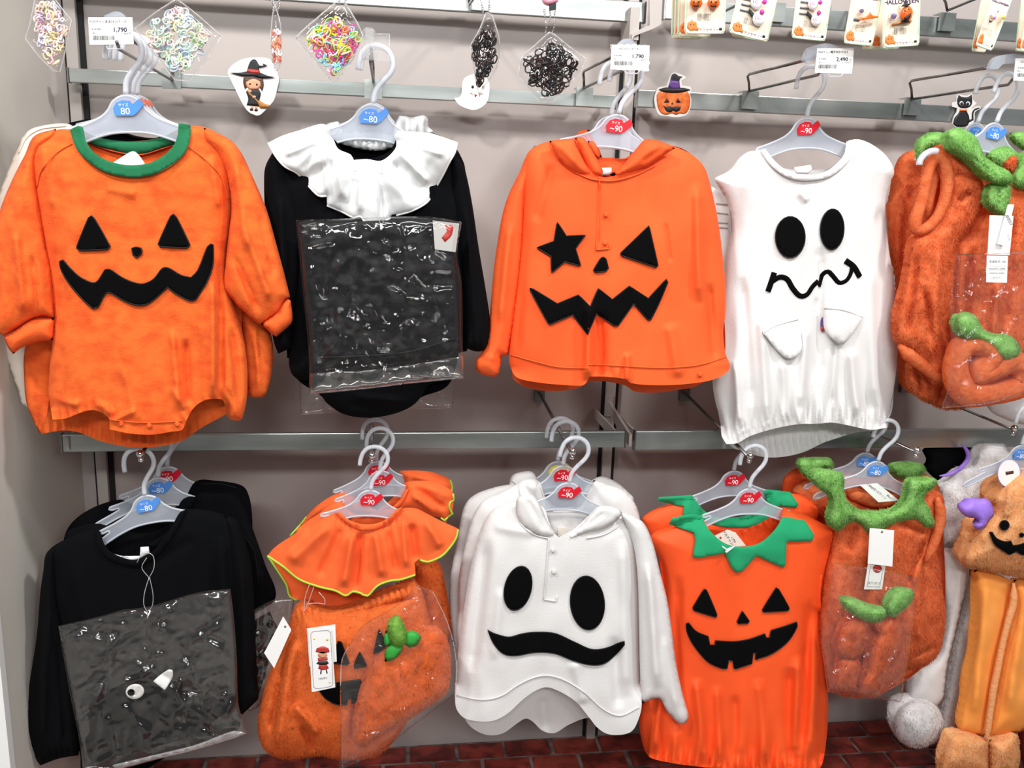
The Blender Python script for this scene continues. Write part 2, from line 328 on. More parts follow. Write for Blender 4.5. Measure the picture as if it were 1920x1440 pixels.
def fur(o, parent, m, n, L=.009, wd=.0011, down=.7, front=True):
    me = o.data; V = np.array([v.co[:] for v in me.vertices]); T = np.array([p.vertices[:] for p in me.polygons if len(p.vertices) == 3])
    A, B, C = V[T[:, 0]], V[T[:, 1]], V[T[:, 2]]; N = np.cross(B-A, C-A); ar = np.linalg.norm(N, axis=1)+1e-12; N = N/ar[:, None]
    wt = ar*np.where(N[:, 1] < .35, 1, .05) if front else ar
    i = rng.choice(len(T), n, p=wt/wt.sum()); u = rng.random(n); v = rng.random(n); f = u+v > 1; u[f] = 1-u[f]; v[f] = 1-v[f]
    P = A[i]+(B[i]-A[i])*u[:, None]+(C[i]-A[i])*v[:, None]; nn = N[i]
    cl = np.array([[noise.noise(Vector(p)*55), noise.noise(Vector(p)*55+Vector((9, 0, 0))), noise.noise(Vector(p)*55+Vector((0, 9, 0)))] for p in P])
    d = nn*.5+cl*.65+rng.normal(0, .16, (n, 3))+np.array([0, 0, -down]); d /= np.linalg.norm(d, axis=1)[:, None]
    d += nn*np.clip(.25-(d*nn).sum(1), 0, 2)[:, None]; ln = L*.78*(.6+.6*rng.random(n))
    s = np.cross(d, rng.normal(0, 1, (n, 3))*.4+nn); s /= np.linalg.norm(s, axis=1)[:, None]
    P = P-nn*.0005; Q = np.stack([P-s*wd/2, P+s*wd/2, P+d*ln[:, None]], 1).reshape(-1, 3)
    me2 = bpy.data.meshes.new('fur_pile'); me2.vertices.add(3*n); me2.vertices.foreach_set('co', Q.ravel()); me2.loops.add(3*n); me2.loops.foreach_set('vertex_index', np.arange(3*n))
    me2.polygons.add(n); me2.polygons.foreach_set('loop_start', np.arange(n)*3); me2.update(calc_edges=True); me2.materials.append(m); nv = nn*.85+rng.normal(0, .15, (n, 3))+np.array([0, 0, .22]); nv /= np.linalg.norm(nv, axis=1)[:, None]; me2.polygons.foreach_set('use_smooth', [True]*n); me2.normals_split_custom_set_from_vertices(np.repeat(nv, 3, axis=0).tolist())
    q = bpy.data.objects.new('fur_pile', me2); sc.collection.objects.link(q); q.parent = parent; q['kind'] = 'stuff'; ORG[q.name] = ORG[parent.name]; return q
_tc = {}
def glyphs(txt):
    if txt not in _tc:
        c = bpy.data.curves.new('t', 'FONT'); c.body = txt; c.size = 1; c.align_x = 'CENTER'; c.resolution_u = 3
        o = bpy.data.objects.new('t', c); sc.collection.objects.link(o); dg = bpy.context.evaluated_depsgraph_get(); me = bpy.data.meshes.new_from_object(o.evaluated_get(dg))
        V = np.array([v.co[:2] for v in me.vertices]); Fc = [list(p.vertices) for p in me.polygons]
        sc.collection.objects.unlink(o); bpy.data.objects.remove(o); bpy.data.meshes.remove(me); _tc[txt] = (V, Fc)
    return _tc[txt]
def text(S, txt, x, y, size, m, parent, name='lettering', rot=0, off=.0006, sx=1.0, raw=False, bold=0):
    """print `txt` centred at pixel x,y on surface S"""
    V, Fc = glyphs(txt)
    if not len(V): return None
    k2 = 1 if (raw or S.zo is None) else S.zo[2]; c = (np.array([[x, y]], float) if raw else S.z([(x, y)]))[0]; sz = size/k2
    a = math.radians(rot); P = np.stack([V[:, 0]*sz*sx, -V[:, 1]*sz], 1); P = P@np.array([[math.cos(a), math.sin(a)], [-math.sin(a), math.cos(a)]])+c
    mb = MB(); mb.put(S.pt(P, off), Fc)
    if bold: mb.put(S.pt(P+np.array([bold/k2, 0]), off), Fc)
    return mb.build(name, m, parent, smooth=False)
def flat(pts, Y, zo=None, tilt=(0, 0), h=8, sharp=50):
    return Surf(pts, Y, 0, 40, zo, nz=(0, 1, 1), tilt=tilt, h=h, sharp=sharp)
def plate(S, name, m, parent, thick=.0012, label=None):
    V, T = tri(S.poly, S.h); n = len(V); E = {(t[i], t[(i+1) % 3]) for t in T for i in range(3)}
    fr = S.pt(V); bk = fr.copy(); bk[:, 1] += thick
    sd = [[b, a, a+n, b+n] for (a, b) in E if (b, a) not in E]
    return add(name, np.concatenate([fr, bk]), T+sd+[[i+n for i in t[::-1]] for t in T], m, parent, smooth=False, label=label)
def bx(name, a, b, m, parent=None, **kw):
    mb = MB(); mb.box(a, b); return mb.build(name, m, parent, smooth=False, **kw)
ZA = (0, 200, 2.182); ZB = (480, 200, 2.4); ZC = (880, 230, 2.667); ZD = (1320, 230, 2.25); ZE = (1640, 200, 2.4)
ZF = (0, 780, 2.182); ZG = (460, 780, 2.182); ZH = (820, 780, 2.182); ZI = (1180, 820, 2.3226); ZJ = (1460, 820, 2.3226)
T1 = (0, 0, 4.); T2 = (400, 0, 4.); T3 = (800, 0, 4.); T4 = (1200, 0, 4.); T5 = (1500, 0, 4.571)
#==STRUCT
YW = 2.0; YR = 1.93; YL = 1.76
def struct(o): o['kind'] = 'structure'; return o
XL = W(118, 400, YW).x; XP = W(1160, 300, YW).x; ZD_ = W(900, 1387, YW).z
struct(bx('wall_back', (XL-.05, YW, ZD_-.35), (3.2, YW+.03, 3.0), MT_['wall']))
sw = struct(bx('wall_left', (XL-.03, 1.53, ZD_-.35), (XL, YW, 3.0), MT_['side']))
struct(bx('trim_1', (XL-.034, 1.51, ZD_-.35), (XL+.004, 1.53, 3.0), MT_['trim']))
struct(bx('floor', (-4, -3, ZD_-.38), (5, YW+.03, ZD_-.35), MT_['floor']))
def upright(px, py, n):
    x = W(px, py, YW).x; mb = MB(); o = struct(bx('trim_%d' % n, (x-.006, YW-.022, ZD_), (x+.016, YW-.002, 3.0), MT_['post']))
    mb.box((x-.013, YW-.010, ZD_), (x-.006, YW-.001, 3.0)); mb.box((x+.016, YW-.010, ZD_), (x+.026, YW-.001, 3.0)); mb.build('gap_shade_strip', MT_['slot'], o, smooth=False)  # solid near-black strips, the shade of the gaps put into their colour
    return x
XA = upright(134, 60, 2); XB = upright(1164, 280, 3); XC = XB+(XB-XA)
# brick-faced base deck
dk = struct(bx('trim_4', (XL, 1.30, ZD_-.35), (3.2, YW, ZD_-.006), MT_['mortar']))
tmpl = {}
bw, bd = .122, .066
for r in range(9):
    for c in range(26):
        x = XL+.004+c*bw+(bw/2 if r % 2 else 0)+random.uniform(-.002, .002); y = YW-.002-(r+1)*bd
        if y < 1.34: continue
        j = random.uniform(-.0015, .0015); mb = MB(); q = .003
        mb.box((x, y, ZD_-.007), (x+bw-.010, y+bd-.010, ZD_-.002+j)); mb.box((x+q, y+q, ZD_-.002+j), (x+bw-.010-q, y+bd-.010-q, ZD_+j))
        mb.build('brick', MT_[random.choice(['brick', 'brick', 'brick2'])], dk, smooth=False)
# rails
def rail(p0, p1, Y, hpx, label, grp, m='steel'):
    a = W(p0[0], p0[1], Y); b = W(p1[0], p1[1], Y); hh = hpx*mpp(*p0, Y)
    t = thing('rail', label, 'rail', (a.x, Y, a.z), grp)
    z = (a.z+b.z)/2; mb = MB(); mb.box((a.x, Y, z), (b.x, Y+.014, z+hh)); o = mb.build('rail_tube', MT_[m], t, smooth=False)
    bv = o.modifiers.new('bevel', 'BEVEL'); bv.width = .0015; bv.segments = 2
    for x in (a.x-.003, b.x): e = MB(); e.box((x, Y-.001, z-.001), (x+.003, Y+.015, z+hh+.001)); e.build('end_cap', MT_['dsteel'], t, smooth=False)
    for x in (a.x+.006, b.x-.014):
        k2 = MB(); k2.box((x, Y+.014, z+hh*.15), (x+.004, YW-.012, z+hh*.8)); k2.build('bracket', MT_['post'], t, smooth=False)
    return t, z, hh
rail((130, 158), (1155, 200), YR, 27, 'upper steel rail behind the hooks, left section', None)
RU = rail((1195, 205), (2100, 240), YR, 30, 'upper steel rail behind the hooks, right section beyond the upright', None)
rail((118, 849), (1171, 838), YL, 36, 'lower steel rail, left section under the pumpkin romper', None)
rail((1191, 843), (2100, 838), YL, 36, 'lower steel rail, right section under the white ghost vest', None)
rail((100, -24), (1208, 40), YR, 42, 'topmost steel rail, left section above the witch sticker', None)
rail((1246, 41), (2100, 84), YR, 34, 'topmost steel rail, right section behind the hair tie cards', None)
def flatbar(pts, Y0, Y1, name, label, r):
    a = W(*pts[0], Y0); b = W(*pts[1], Y1); t = thing(name, label, 'bracket', a); mb = MB()
    V = []
    for p in (a, b):
        for dx, dz in ((-.003, -r), (.003, -r), (.003, r), (-.003, r)): V.append((p.x+dx, p.y, p.z+dz))
    mb.put(V, [(0, 3, 2, 1), (4, 5, 6, 7), (0, 1, 5, 4), (1, 2, 6, 5), (2, 3, 7, 6), (3, 0, 4, 7)]); mb.build('arm', MT_['post'], t, smooth=False)
    e = MB(); e.box((a.x-.010, YW-.026, a.z-r-.012), (a.x+.010, YW-.022, a.z+r+.012)); e.build('mounting_plate', MT_['post'], t, smooth=False)
flatbar([(1141, 760), (1182, 826)], 1.98, 1.755, 'shelf_bracket', 'grey flat bracket joining the middle upright to the lower rails', .013)
flatbar([(198, 765), (126, 832)], 1.98, 1.755, 'shelf_bracket', 'grey flat bracket at the left end of the lower rail', .013)
# big zigzag bracket at the top middle
S = flat([(1670, -60), (1770, -60), (1760, 180), (1700, 215), (1560, 270), (1540, 300), (1535, 255), (1650, 195), (1672, 190)], 1.90, T3)
t = thing('shelf_bracket', 'cream cranked bracket at the top of the middle upright', 'bracket', W(1230, 60, 1.9)); plate(S, 'bracket_plate', MT_['post'], t, .006)
bb = MB(); p_ = W(1190, 70, 1.9); bb.box((p_.x-.01, 1.906, p_.z-.004), (p_.x+.01, 1.98, p_.z+.06)); bb.build('mounting_plate', MT_['post'], t, smooth=False)
#==HOOKS
def arm(ball, wallp, Yt, label):
    a = W(*ball, Yt); b = W(*wallp, 1.985); t = thing('display_arm', label, 'hook', b, 'waterfall arms of the lower rail')
    d = (b-a).normalized(); mb = MB()
    mb.tube([a, b], .0042, 8, flat=.7); mb.build('rod', MT_['dsteel'], t)
    m2 = MB(); m2.ball(a+Vector((0, -.003, .005)), .0075, 10); m2.ball(a+Vector((0, 0, -.007)), .0055, 8); m2.build('end_ball', MT_['chrome'], t)
    m3 = MB(); m3.box((b.x-.012, 1.985, b.z-.02), (b.x+.012, 1.999, b.z+.02)); m3.build('wall_plate', MT_['dsteel'], t, smooth=False)
arm((264, 855), (335, 736), 1.585, 'steel display arm holding the black sweaters')
arm((697, 858), (696, 738), 1.585, 'steel display arm holding the orange frilled capelets')
arm((1073, 850), (1012, 737), 1.585, 'steel display arm holding the white ghost capes')
arm((1405, 858), (1285, 737), 1.585, 'steel display arm holding the leaf-collared orange vests')
arm((1718, 848), (1520, 755), 1.585, 'steel display arm holding the fluffy green-collared rompers at lower right')
arm((1900, 806), (1700, 722), 1.60, 'steel display arm at the right edge above the purple-handed orange hood')
def whook(lo0, lo1, up0, up1, plate_, Yt, label):
    b0 = W(*lo0, 1.915); b1 = W(*up0, 1.915); a = W(*lo1, Yt); c = W(*up1, Yt+.03)
    a.x = b0.x; c.x = b1.x
    t = thing('wire_hook', label, 'hook', b0, 'double wire hooks of the upper rail'); mb = MB()
    mb.tube([b0, a, a+Vector((0, -.012, .010))], .0028, 8); mb.build('lower_wire', MT_['dsteel'], t)
    mb = MB(); mb.tube([b0, b0.lerp(b1, .5)+Vector((0, -.002, 0)), b1+Vector((0, 0, -.004)), b1+Vector((0, -.008, 0)), c], .0028, 8); mb.build('upper_wire', MT_['dsteel'], t)
    p = W(*plate_, 1.925); m3 = MB(); m3.box((p.x-.018, 1.918, p.z-.019), (p.x+.018, 1.926, p.z+.017)); m3.box((p.x-.018, 1.918, p.z+.017), (p.x+.018, 1.95, p.z+.019)); o = m3.build('saddle', MT_['steel'], t, smooth=False)
    return a
whook((322, 150), (216, 92), (324, 118), (220, 70), (322, 148), 1.56, 'double wire hook holding the orange terry rompers')
whook((700, 152), (692, 118), (700, 124), (690, 90), (700, 168), 1.58, 'double wire hook holding the frilled black rompers')
whook((1095, 165), (1185, 130), (1094, 134), (1186, 100), (1095, 182), 1.58, 'double wire hook holding the orange hooded capes')
whook((1405, 171), (1562, 142), (1402, 140), (1520, 112), (1405, 188), 1.60, 'double wire hook holding the white ghost vest')
whook((1710, 186), (1912, 160), (1706, 152), (1870, 125), (1709, 200), 1.60, 'double wire hook holding the fluffy rompers at upper right')
whook((1340, 30), (1440, -40), (1338, 6), (1450, -60), (1455, 24), 1.56, 'double wire hook behind the white ghost hair ties')
whook((1776, 20), (2010, -60), (1768, -10), (1990, -90), (1774, 42), 1.60, 'double wire hook right of the pumpkin hair tie card')
whook((1600, 30), (1755, -50), (1600, 2), (1750, -70), (1540, 28), 1.56, 'double wire hook behind the crystal ball hair tie card')
whook((880, 8), (905, -40), (880, -18), (906, -60), (900, 2), 1.56, 'double wire hook over the black band bags')
#==HANGERS
def mirrored(R): return R+[(-x, y) for x, y in R[::-1]]
HT = [(0, 0), (10, 2), (20, 9), (27, 20), (40, 31), (60, 40), (74, 45), (90, 50), (92, 54), (86, 55), (76, 52), (74, 56), (90, 65), (118, 80), (122, 88), (112, 88), (80, 72), (55, 61), (28, 53), (0, 51)]
_hp = None
def hanger(px, py, Y, roll, label, col='redp', txt='-90', size=1.0, yaw=0, group='frosted clear hangers'):
    """px,py: top of the dome; roll: clockwise degrees"""
    global _hp
    loc = W(px, py, Y)
    t = thing('hanger', label, 'hanger', loc, None, (0, math.radians(roll), math.radians(yaw))); t.scale = (size,)*3; ORG[t.name] = Vector((0, 0, 0))
    if _hp is None:
        P = np.array(mirrored(HT)[:-1], float); P = P[[i for i in range(len(P)) if i == 0 or np.linalg.norm(P[i]-P[i-1]) > .1]]; poly = spl(P, 4, True, 40); V, T = tri(poly, 5); n = len(V)
        E = {(q[i], q[(i+1) % 3]) for q in T for i in range(3)}; sd = [[b, a, a+n, b+n] for (a, b) in E if (b, a) not in E]
        fr = np.stack([V[:, 0], np.full(n, -1.4), -V[:, 1]], 1)/1000; bk = fr.copy(); bk[:, 1] = .0014
        body = add('hanger_body', np.concatenate([fr, bk]), T+sd+[[i+n for i in q[::-1]] for q in T], MT_['hang'], t, smooth=False)
        rm = MB(); rm.tube([(x/1000, 0, -y/1000) for x, y in poly], .0021, 6, closed=True); rm.build('rim', MT_['hrim'], body)
        hk = MB(); hp = [(0, 3), (3, 20), (12, 34), (24, 48), (29, 60), (27, 74), (18, 84), (4, 88), (-10, 84), (-18, 75), (-22, 62), (-23, 50)]; hp = spl(np.array(hp, float), 4, False, 80)
        hk.tube([(x/1000, 0, z/1000) for x, z in hp], .0042, 8); hk.build('hook', MT_['hrim'], t)
        _hp = t; parts = None
    else:
        for ch in list(_hp.children):
            if ch.name.startswith('size_marker'): continue
            c = ch.copy(); sc.collection.objects.link(c); c.parent = t; ORG[c.name] = Vector((0, 0, 0))
            for g in ch.children:
                g2 = g.copy(); sc.collection.objects.link(g2); g2.parent = c
    # coloured size marker
    mk = [(-17, 28), (-19, 18), (-14, 10), (-5, 6), (6, 7), (9, 12), (19, 4), (25, 12), (14, 24), (8, 28)]
    mb = MB()
    for (y0, y1) in ((-.0042, -.0016),):
        n = len(mk); V = [(x/1000, y0, -z/1000) for x, z in mk]+[(x/1000, y1, -z/1000) for x, z in mk]
        mb.put(V, [list(range(n)), [i+n for i in range(n)][::-1]]+[[(i+1) % n, i, i+n, (i+1) % n+n] for i in range(n)])
    mo = mb.build('size_marker', MT_[col], t, smooth=False, local=True)
    V, Fc = glyphs(txt); tb = MB(); tb.put([(v[0]*.0135-.002, -.0046, v[1]*.0135-.026) for v in V], Fc); tb.build('size_number', MT_['whp'], mo, smooth=False, local=True)
    V, Fc = glyphs('サイズ'); tb = MB(); tb.put([(v[0]*.0048-.004, -.0046, v[1]*.0048-.0145) for v in V], Fc); tb.build('size_unit', MT_['whp'], mo, smooth=False, local=True)
    return t
#==GARMENTS
def garment(name, label, cat, px, py, Y, group=None): return thing(name, label, cat, W(px, py, Y), group)
#==ITEMS
# ---- upper 1 : orange terry pumpkin romper
g = garment('pumpkin_romper', 'orange terry romper with green collar and zigzag jack face, front of the upper left stack', 'romper', 245, 240, 1.575)
body = [(285, 92), (305, 150), (345, 210), (430, 262), (530, 285), (620, 278), (695, 245), (750, 195), (775, 130), (782, 78), (850, 88), (930, 150), (945, 300), (945, 450), (925, 600), (925, 720), (960, 830), (985, 900), (1005, 1000), (1012, 1100), (1008, 1200), (990, 1275), (970, 1285), (935, 1272), (915, 1205), (900, 1196), (840, 1200), (790, 1235), (760, 1290), (745, 1322), (700, 1330), (620, 1342), (530, 1337), (448, 1320), (445, 1275), (400, 1245), (350, 1245), (270, 1275), (215, 1280), (200, 1180), (203, 1080), (215, 960), (222, 860), (205, 700), (180, 560), (150, 400), (125, 260), (118, 180), (135, 130), (230, 95)]
S1 = Surf(body, 1.575, .042, 75, ZA, open=[(280, 60, 785, 295), (205, 1190, 920, 1350)], nz=(.006, 70, 150), seed=1,
  folds=[(870, 700, 872, 1200, 16, .009), (902, 650, 905, 1180, 14, -.009), (700, 900, 735, 1240, 16, .008), (760, 950, 770, 1220, 14, -.008), (560, 1240, 450, 1290, 10, .006), (390, 1210, 470, 1260, 14, .006), (700, 1150, 760, 1240, 12, .006), (500, 1050, 560, 1300, 22, .005), (190, 1190, 330, 1220, 14, .006), (860, 200, 905, 420, 20, .006), (170, 150, 215, 420, 18, .005), (430, 330, 560, 360, 20, .004), (935, 200, 940, 600, 12, -.008), (950, 900, 985, 1230, 14, -.009)],
  gath=[(205, 1285, 450, 1245, 40, 38, .004), (755, 1290, 925, 1195, 40, 38, .004)])
back = [(345, 105), (400, 128), (530, 142), (650, 128), (725, 100), (850, 95), (930, 160), (940, 300), (935, 500), (930, 700), (960, 860), (1000, 1000), (1005, 1200), (940, 1250), (830, 1310), (780, 1345), (740, 1370), (650, 1390), (560, 1395), (480, 1385), (400, 1365), (330, 1335), (260, 1325), (170, 1338), (155, 1305), (190, 1270), (215, 1000), (210, 700), (160, 420), (130, 220), (150, 140), (260, 100)]
Sb = Surf(back, 1.577, .028, 75, ZA, open=[(330, 60, 740, 160), (150, 1240, 960, 1400)], nz=(.005, 60, 100), seed=2, gath=[(170, 1340, 900, 1340, 50, 34, .004)])
cloth(Sb, 'back_panel', MT_['terry'], g, -1)
o = cloth(S1, 'front_panel', MT_['terry'], g)
def sleeve(pts, name, m, g, Y, zo, bulge=.03, Wd=40, folds=(), seed=3, **kw):
    S = Surf(pts, Y, bulge, Wd, zo, nz=(.005, 45, 110), seed=seed, folds=folds, **kw); puff(S, name, m, g, .5); return S
sleeve([(230, 90), (140, 120), (100, 200), (45, 310), (-5, 440), (-35, 600), (-40, 760), (-30, 900), (15, 940), (60, 915), (130, 872), (170, 860), (220, 864), (215, 760), (205, 650), (185, 560), (165, 420), (150, 300), (160, 190), (215, 130)], 'sleeve', MT_['terry'], g, 1.568, ZA, .034, 45, [(130, 160, 200, 500, 14, -.008), (60, 500, 100, 850, 18, .008), (130, 600, 160, 860, 12, -.006)])
sleeve([(835, 86), (930, 128), (985, 185), (1040, 300), (1090, 420), (1130, 560), (1165, 690), (1187, 780), (1160, 800), (1135, 845), (1070, 888), (1050, 885), (1010, 850), (960, 800), (918, 732), (925, 620), (940, 480), (945, 380), (925, 270), (880, 190), (830, 140)], 'sleeve', MT_['terry'], g, 1.560, ZA, .034, 45, [(960, 230, 1010, 600, 14, .008), (1000, 500, 1110, 800, 14, .009), (950, 600, 1060, 840, 12, -.008), (1060, 450, 1130, 700, 12, -.005)])
sleeve([(15, 942), (60, 915), (130, 870), (218, 864), (216, 955), (150, 962), (90, 985), (55, 1012), (35, 990)], 'cuff', MT_['terryrib'], g, 1.565, ZA, .022, 25)
sleeve([(1068, 888), (1130, 842), (1160, 800), (1187, 780), (1196, 850), (1190, 888), (1130, 941), (1105, 925)], 'cuff', MT_['terryrib'], g, 1.556, ZA, .022, 25)
patch(S1, [(285, 95), (320, 78), (338, 82), (345, 105), (352, 142), (385, 187), (440, 220), (520, 239), (600, 233), (660, 206), (705, 165), (726, 120), (730, 68), (752, 70), (780, 76), (778, 130), (755, 190), (700, 240), (620, 279), (530, 288), (440, 271), (370, 231), (315, 175)], 'collar', MT_['rib'], g, .004, thick=.004)
Sbc = Surf([(338, 96), (400, 126), (530, 142), (650, 128), (735, 90), (728, 150), (655, 172), (590, 192), (530, 192), (450, 176), (365, 150)], 1.600, .004, 10, ZA, nz=(.001, 30, 30)); patch(Sbc, Sbc.poly, 'back_collar', MT_['rib'], g, .002, thick=.003, raw=True)
line(Sbc, [(368, 152), (450, 178), (530, 194), (590, 194), (655, 174), (726, 152)], 'overlock_seam', MT_['jersey'], g, .0012, .002)
bp_ = Surf([(350, 130), (727, 120), (740, 320), (330, 320)], 1.598, 0, 40, ZA, nz=(.003, 40, 40)); patch(bp_, [(458, 232), (500, 205), (540, 183), (560, 190), (592, 232), (592, 250), (458, 250)], 'care_label', MT_['paper'], g, .004)
for P in ([(375, 447), (388, 462), (450, 572), (440, 583), (325, 588), (314, 578), (363, 455)], [(710, 440), (721, 452), (776, 566), (768, 577), (655, 572), (648, 562), (699, 448)]):
    patch(S1, P, 'eye_patch', MT_['felt'], g, rim=MT_['stitch'], sharp=70)
patch(S1, [(540, 580), (556, 575), (578, 580), (578, 600), (560, 616), (545, 608)], 'nose_patch', MT_['felt'], g, rim=MT_['stitch'], h=4)
patch(S1, [(245, 634), (258, 628), (290, 665), (330, 700), (380, 722), (402, 712), (430, 668), (450, 667), (500, 700), (550, 721), (590, 725), (630, 705), (665, 662), (690, 661), (740, 690), (782, 700), (810, 670), (835, 610), (850, 572), (862, 562), (872, 566), (870, 650), (845, 720), (800, 790), (775, 793), (720, 765), (685, 738), (640, 780), (600, 808), (560, 812), (510, 795), (450, 760), (430, 765), (402, 820), (380, 825), (340, 790), (280, 720), (250, 665)], 'mouth_patch', MT_['felt'], g, rim=MT_['stitch'])
for x, y in ((495, 1297), (610, 1305), (725, 1298)): patch(S1, ell(x, y, 11, 11, n=12), 'snap_button', MT_['terryrib'], g, .002, h=3)
line(S1, [(450, 1280), (540, 1290), (640, 1292), (745, 1285)], 'hem_seam', MT_['terryrib'], g, .0012)
line(S1, [(775, 165), (850, 225), (905, 290), (935, 380)], 'raglan_seam', MT_['terryrib'], g, .0011)
line(S1, [(295, 150), (230, 190), (170, 260), (150, 330)], 'raglan_seam', MT_['terryrib'], g, .0011)
# second orange romper
g = garment('pumpkin_romper', 'second orange terry romper, only its bulging sides showing behind the front one', 'romper', 245, 250, 1.625)
S = Surf([(300, 120), (160, 160), (125, 240), (125, 500), (130, 900), (100, 1000), (98, 1100), (110, 1220), (160, 1335), (260, 1325), (400, 1300), (700, 1300), (900, 1270), (985, 1220), (1010, 1190), (1015, 1100), (1040, 900), (1060, 700), (1085, 480), (1050, 330), (990, 200), (930, 130), (780, 110), (720, 140), (550, 160), (400, 158)], 1.632, .020, 60, ZA, nz=(.006, 50, 120), seed=5, gath=[(110, 1320, 420, 1320, 60, 36, .004)]); puff(S, 'body', MT_['terry'], g, .5)
sleeve([(1020, 700), (1080, 860), (1108, 930), (1118, 1000), (1110, 1100), (1085, 1180), (1050, 1192), (1018, 1186), (1000, 1050), (990, 850)], 'sleeve', MT_['terry'], g, 1.618, ZA, .02, 30, [(1040, 880, 1060, 1170, 10, .006)])
# cream
g = garment('cream_romper', 'cream fleece romper peeking out left of the orange terry rompers', 'romper', 30, 350, 1.655)
S = Surf([(280, 70), (160, 80), (100, 112), (60, 190), (20, 290), (-15, 400), (-25, 560), (0, 760), (10, 930), (18, 1010), (45, 1090), (72, 1165), (97, 1225), (200, 1250), (600, 1230), (700, 900), (700, 300), (600, 160), (400, 160), (330, 120)], 1.672, .014, 50, ZA, nz=(.005, 50, 100), seed=6); puff(S, 'body', MT_['cream'], g, .3)
line(S, [(270, 78), (170, 90), (110, 125), (75, 190)], 'shoulder_seam', MT_['cream'], g, .0012)
g = garment('knit_sweater', 'black knitted top hanging last behind the orange terry rompers, only its neck showing', 'top', 135, 235, 1.69)
S = Surf([(255, 75), (300, 62), (370, 48), (400, 90), (480, 96), (560, 120), (640, 127), (700, 100), (800, 110), (840, 200), (840, 600), (300, 600), (230, 250)], 1.705, .01, 40, ZA, nz=(.003, 50, 80), seed=7); puff(S, 'body', MT_['black'], g, .3)
line(S, [(400, 97), (480, 103), (560, 127), (640, 133)], 'neck_seam', MT_['stitch'], g, .002)
# ---- upper 2 : black romper with white ruff
g = garment('frilled_romper', 'black long-sleeved romper with a wide white frilled collar', 'romper', 700, 240, 1.60)
S2 = Surf([(100, 185), (200, 120), (345, 145), (400, 210), (500, 235), (600, 200), (640, 120), (800, 120), (900, 190), (930, 290), (945, 450), (940, 700), (935, 950), (905, 1150), (880, 1230), (800, 1245), (770, 1260), (740, 1310), (690, 1355), (600, 1388), (500, 1400), (400, 1385), (320, 1335), (290, 1290), (245, 1238), (195, 1230), (160, 1200), (148, 1140), (165, 1040), (155, 800), (110, 600), (70, 400), (60, 280)], 1.61, .035, 70, ZB, open=[(340, 100, 650, 240)], nz=(.006, 70, 140), seed=8, folds=[(430, 1300, 700, 1330, 14, .006), (400, 1340, 620, 1370, 12, -.004)]); cloth(S2, 'front_panel', MT_['black'], g)
S = Surf([(110, 190), (345, 140), (420, 128), (500, 124), (625, 148), (800, 125), (900, 200), (930, 400), (920, 900), (880, 1230), (740, 1310), (600, 1388), (400, 1385), (290, 1300), (160, 1180), (160, 800), (80, 400)], 1.615, .02, 70, ZB, open=[(330, 100, 640, 170)], seed=9); cloth(S, 'back_panel', MT_['black'], g, -1)
Sn = Surf([(330, 150), (345, 118), (420, 108), (500, 108), (620, 130), (640, 175), (560, 198), (480, 192), (410, 176)], 1.625, .006, 20, ZB, gath=[(330, 150, 640, 160, 60, 34, .004)], nz=(.002, 30, 30)); patch(Sn, Sn.poly, 'back_ruff', MT_['whitej'], g, .003, raw=True)
sleeve([(75, 205), (42, 270), (36, 350), (42, 500), (60, 700), (62, 900), (78, 1050), (100, 1112), (160, 1085), (168, 960), (195, 800), (205, 600), (185, 400), (140, 260)], 'sleeve', MT_['black'], g, 1.598, ZB, .028, 35, [(110, 400, 130, 1000, 14, .008)])
sleeve([(880, 200), (930, 260), (950, 320), (975, 450), (1000, 620), (1030, 800), (1052, 950), (1050, 1040), (1030, 1092), (990, 1102), (940, 1085), (935, 900), (925, 700), (900, 500), (870, 330)], 'sleeve', MT_['black'], g, 1.598, ZB, .028, 35, [(950, 450, 980, 1000, 12, .008)], gath=[(930, 1060, 1060, 1060, 40, 28, .003)])
Sr = Surf([(55, 162), (120, 130), (200, 105), (290, 78), (340, 90), (335, 130), (350, 150), (370, 190), (425, 215), (440, 240), (500, 236), (560, 244), (605, 215), (632, 175), (622, 130), (640, 108), (700, 112), (780, 118), (850, 140), (905, 160), (895, 205), (870, 250), (840, 310), (800, 380), (770, 430), (700, 470), (630, 490), (560, 522), (500, 528), (470, 493), (440, 500), (390, 475), (320, 445), (318, 400), (280, 400), (230, 350), (185, 300), (130, 270), (90, 225)], 1.568, .012, 60, ZB, nz=(.004, 40, 40), seed=10, sharp=50, h=6,
  rad=(490, 180, 9, .012, 300), folds=[(310, 180, 320, 400, 14, .007), (350, 200, 395, 420, 18, .007), (450, 320, 440, 470, 18, -.004), (470, 300, 465, 480, 14, .006), (560, 260, 570, 500, 12, -.006), (640, 200, 780, 350, 16, .010), (620, 240, 700, 430, 14, -.006), (660, 150, 860, 220, 14, .006), (280, 150, 120, 220, 14, .006), (300, 180, 200, 290, 14, -.006)], gath=[(430, 262, 570, 262, 30, 30, .004)])
cloth(Sr, 'frilled_collar', MT_['whitej'], g, 1, .003)
line(Sr, [(425, 280), (470, 296), (520, 292), (570, 300)], 'gather_seam', MT_['whitej'], g, .0012, -.001)
lo = [(55, 164), (90, 225), (130, 270), (185, 300), (230, 350), (280, 400), (318, 402)]; line(Sr, lo, 'rolled_hem', MT_['whitej'], g, .0018, .0)
line(Sr, [(320, 445), (390, 475), (440, 500), (470, 494), (500, 528), (560, 522), (630, 491), (700, 470), (770, 430), (800, 380), (840, 310), (870, 250), (895, 205), (905, 162)], 'rolled_hem', MT_['whitej'], g, .0018, .0)
g = garment('frilled_romper', 'second black romper, its crumpled white frill rising behind the first frilled collar', 'romper', 780, 225, 1.66)
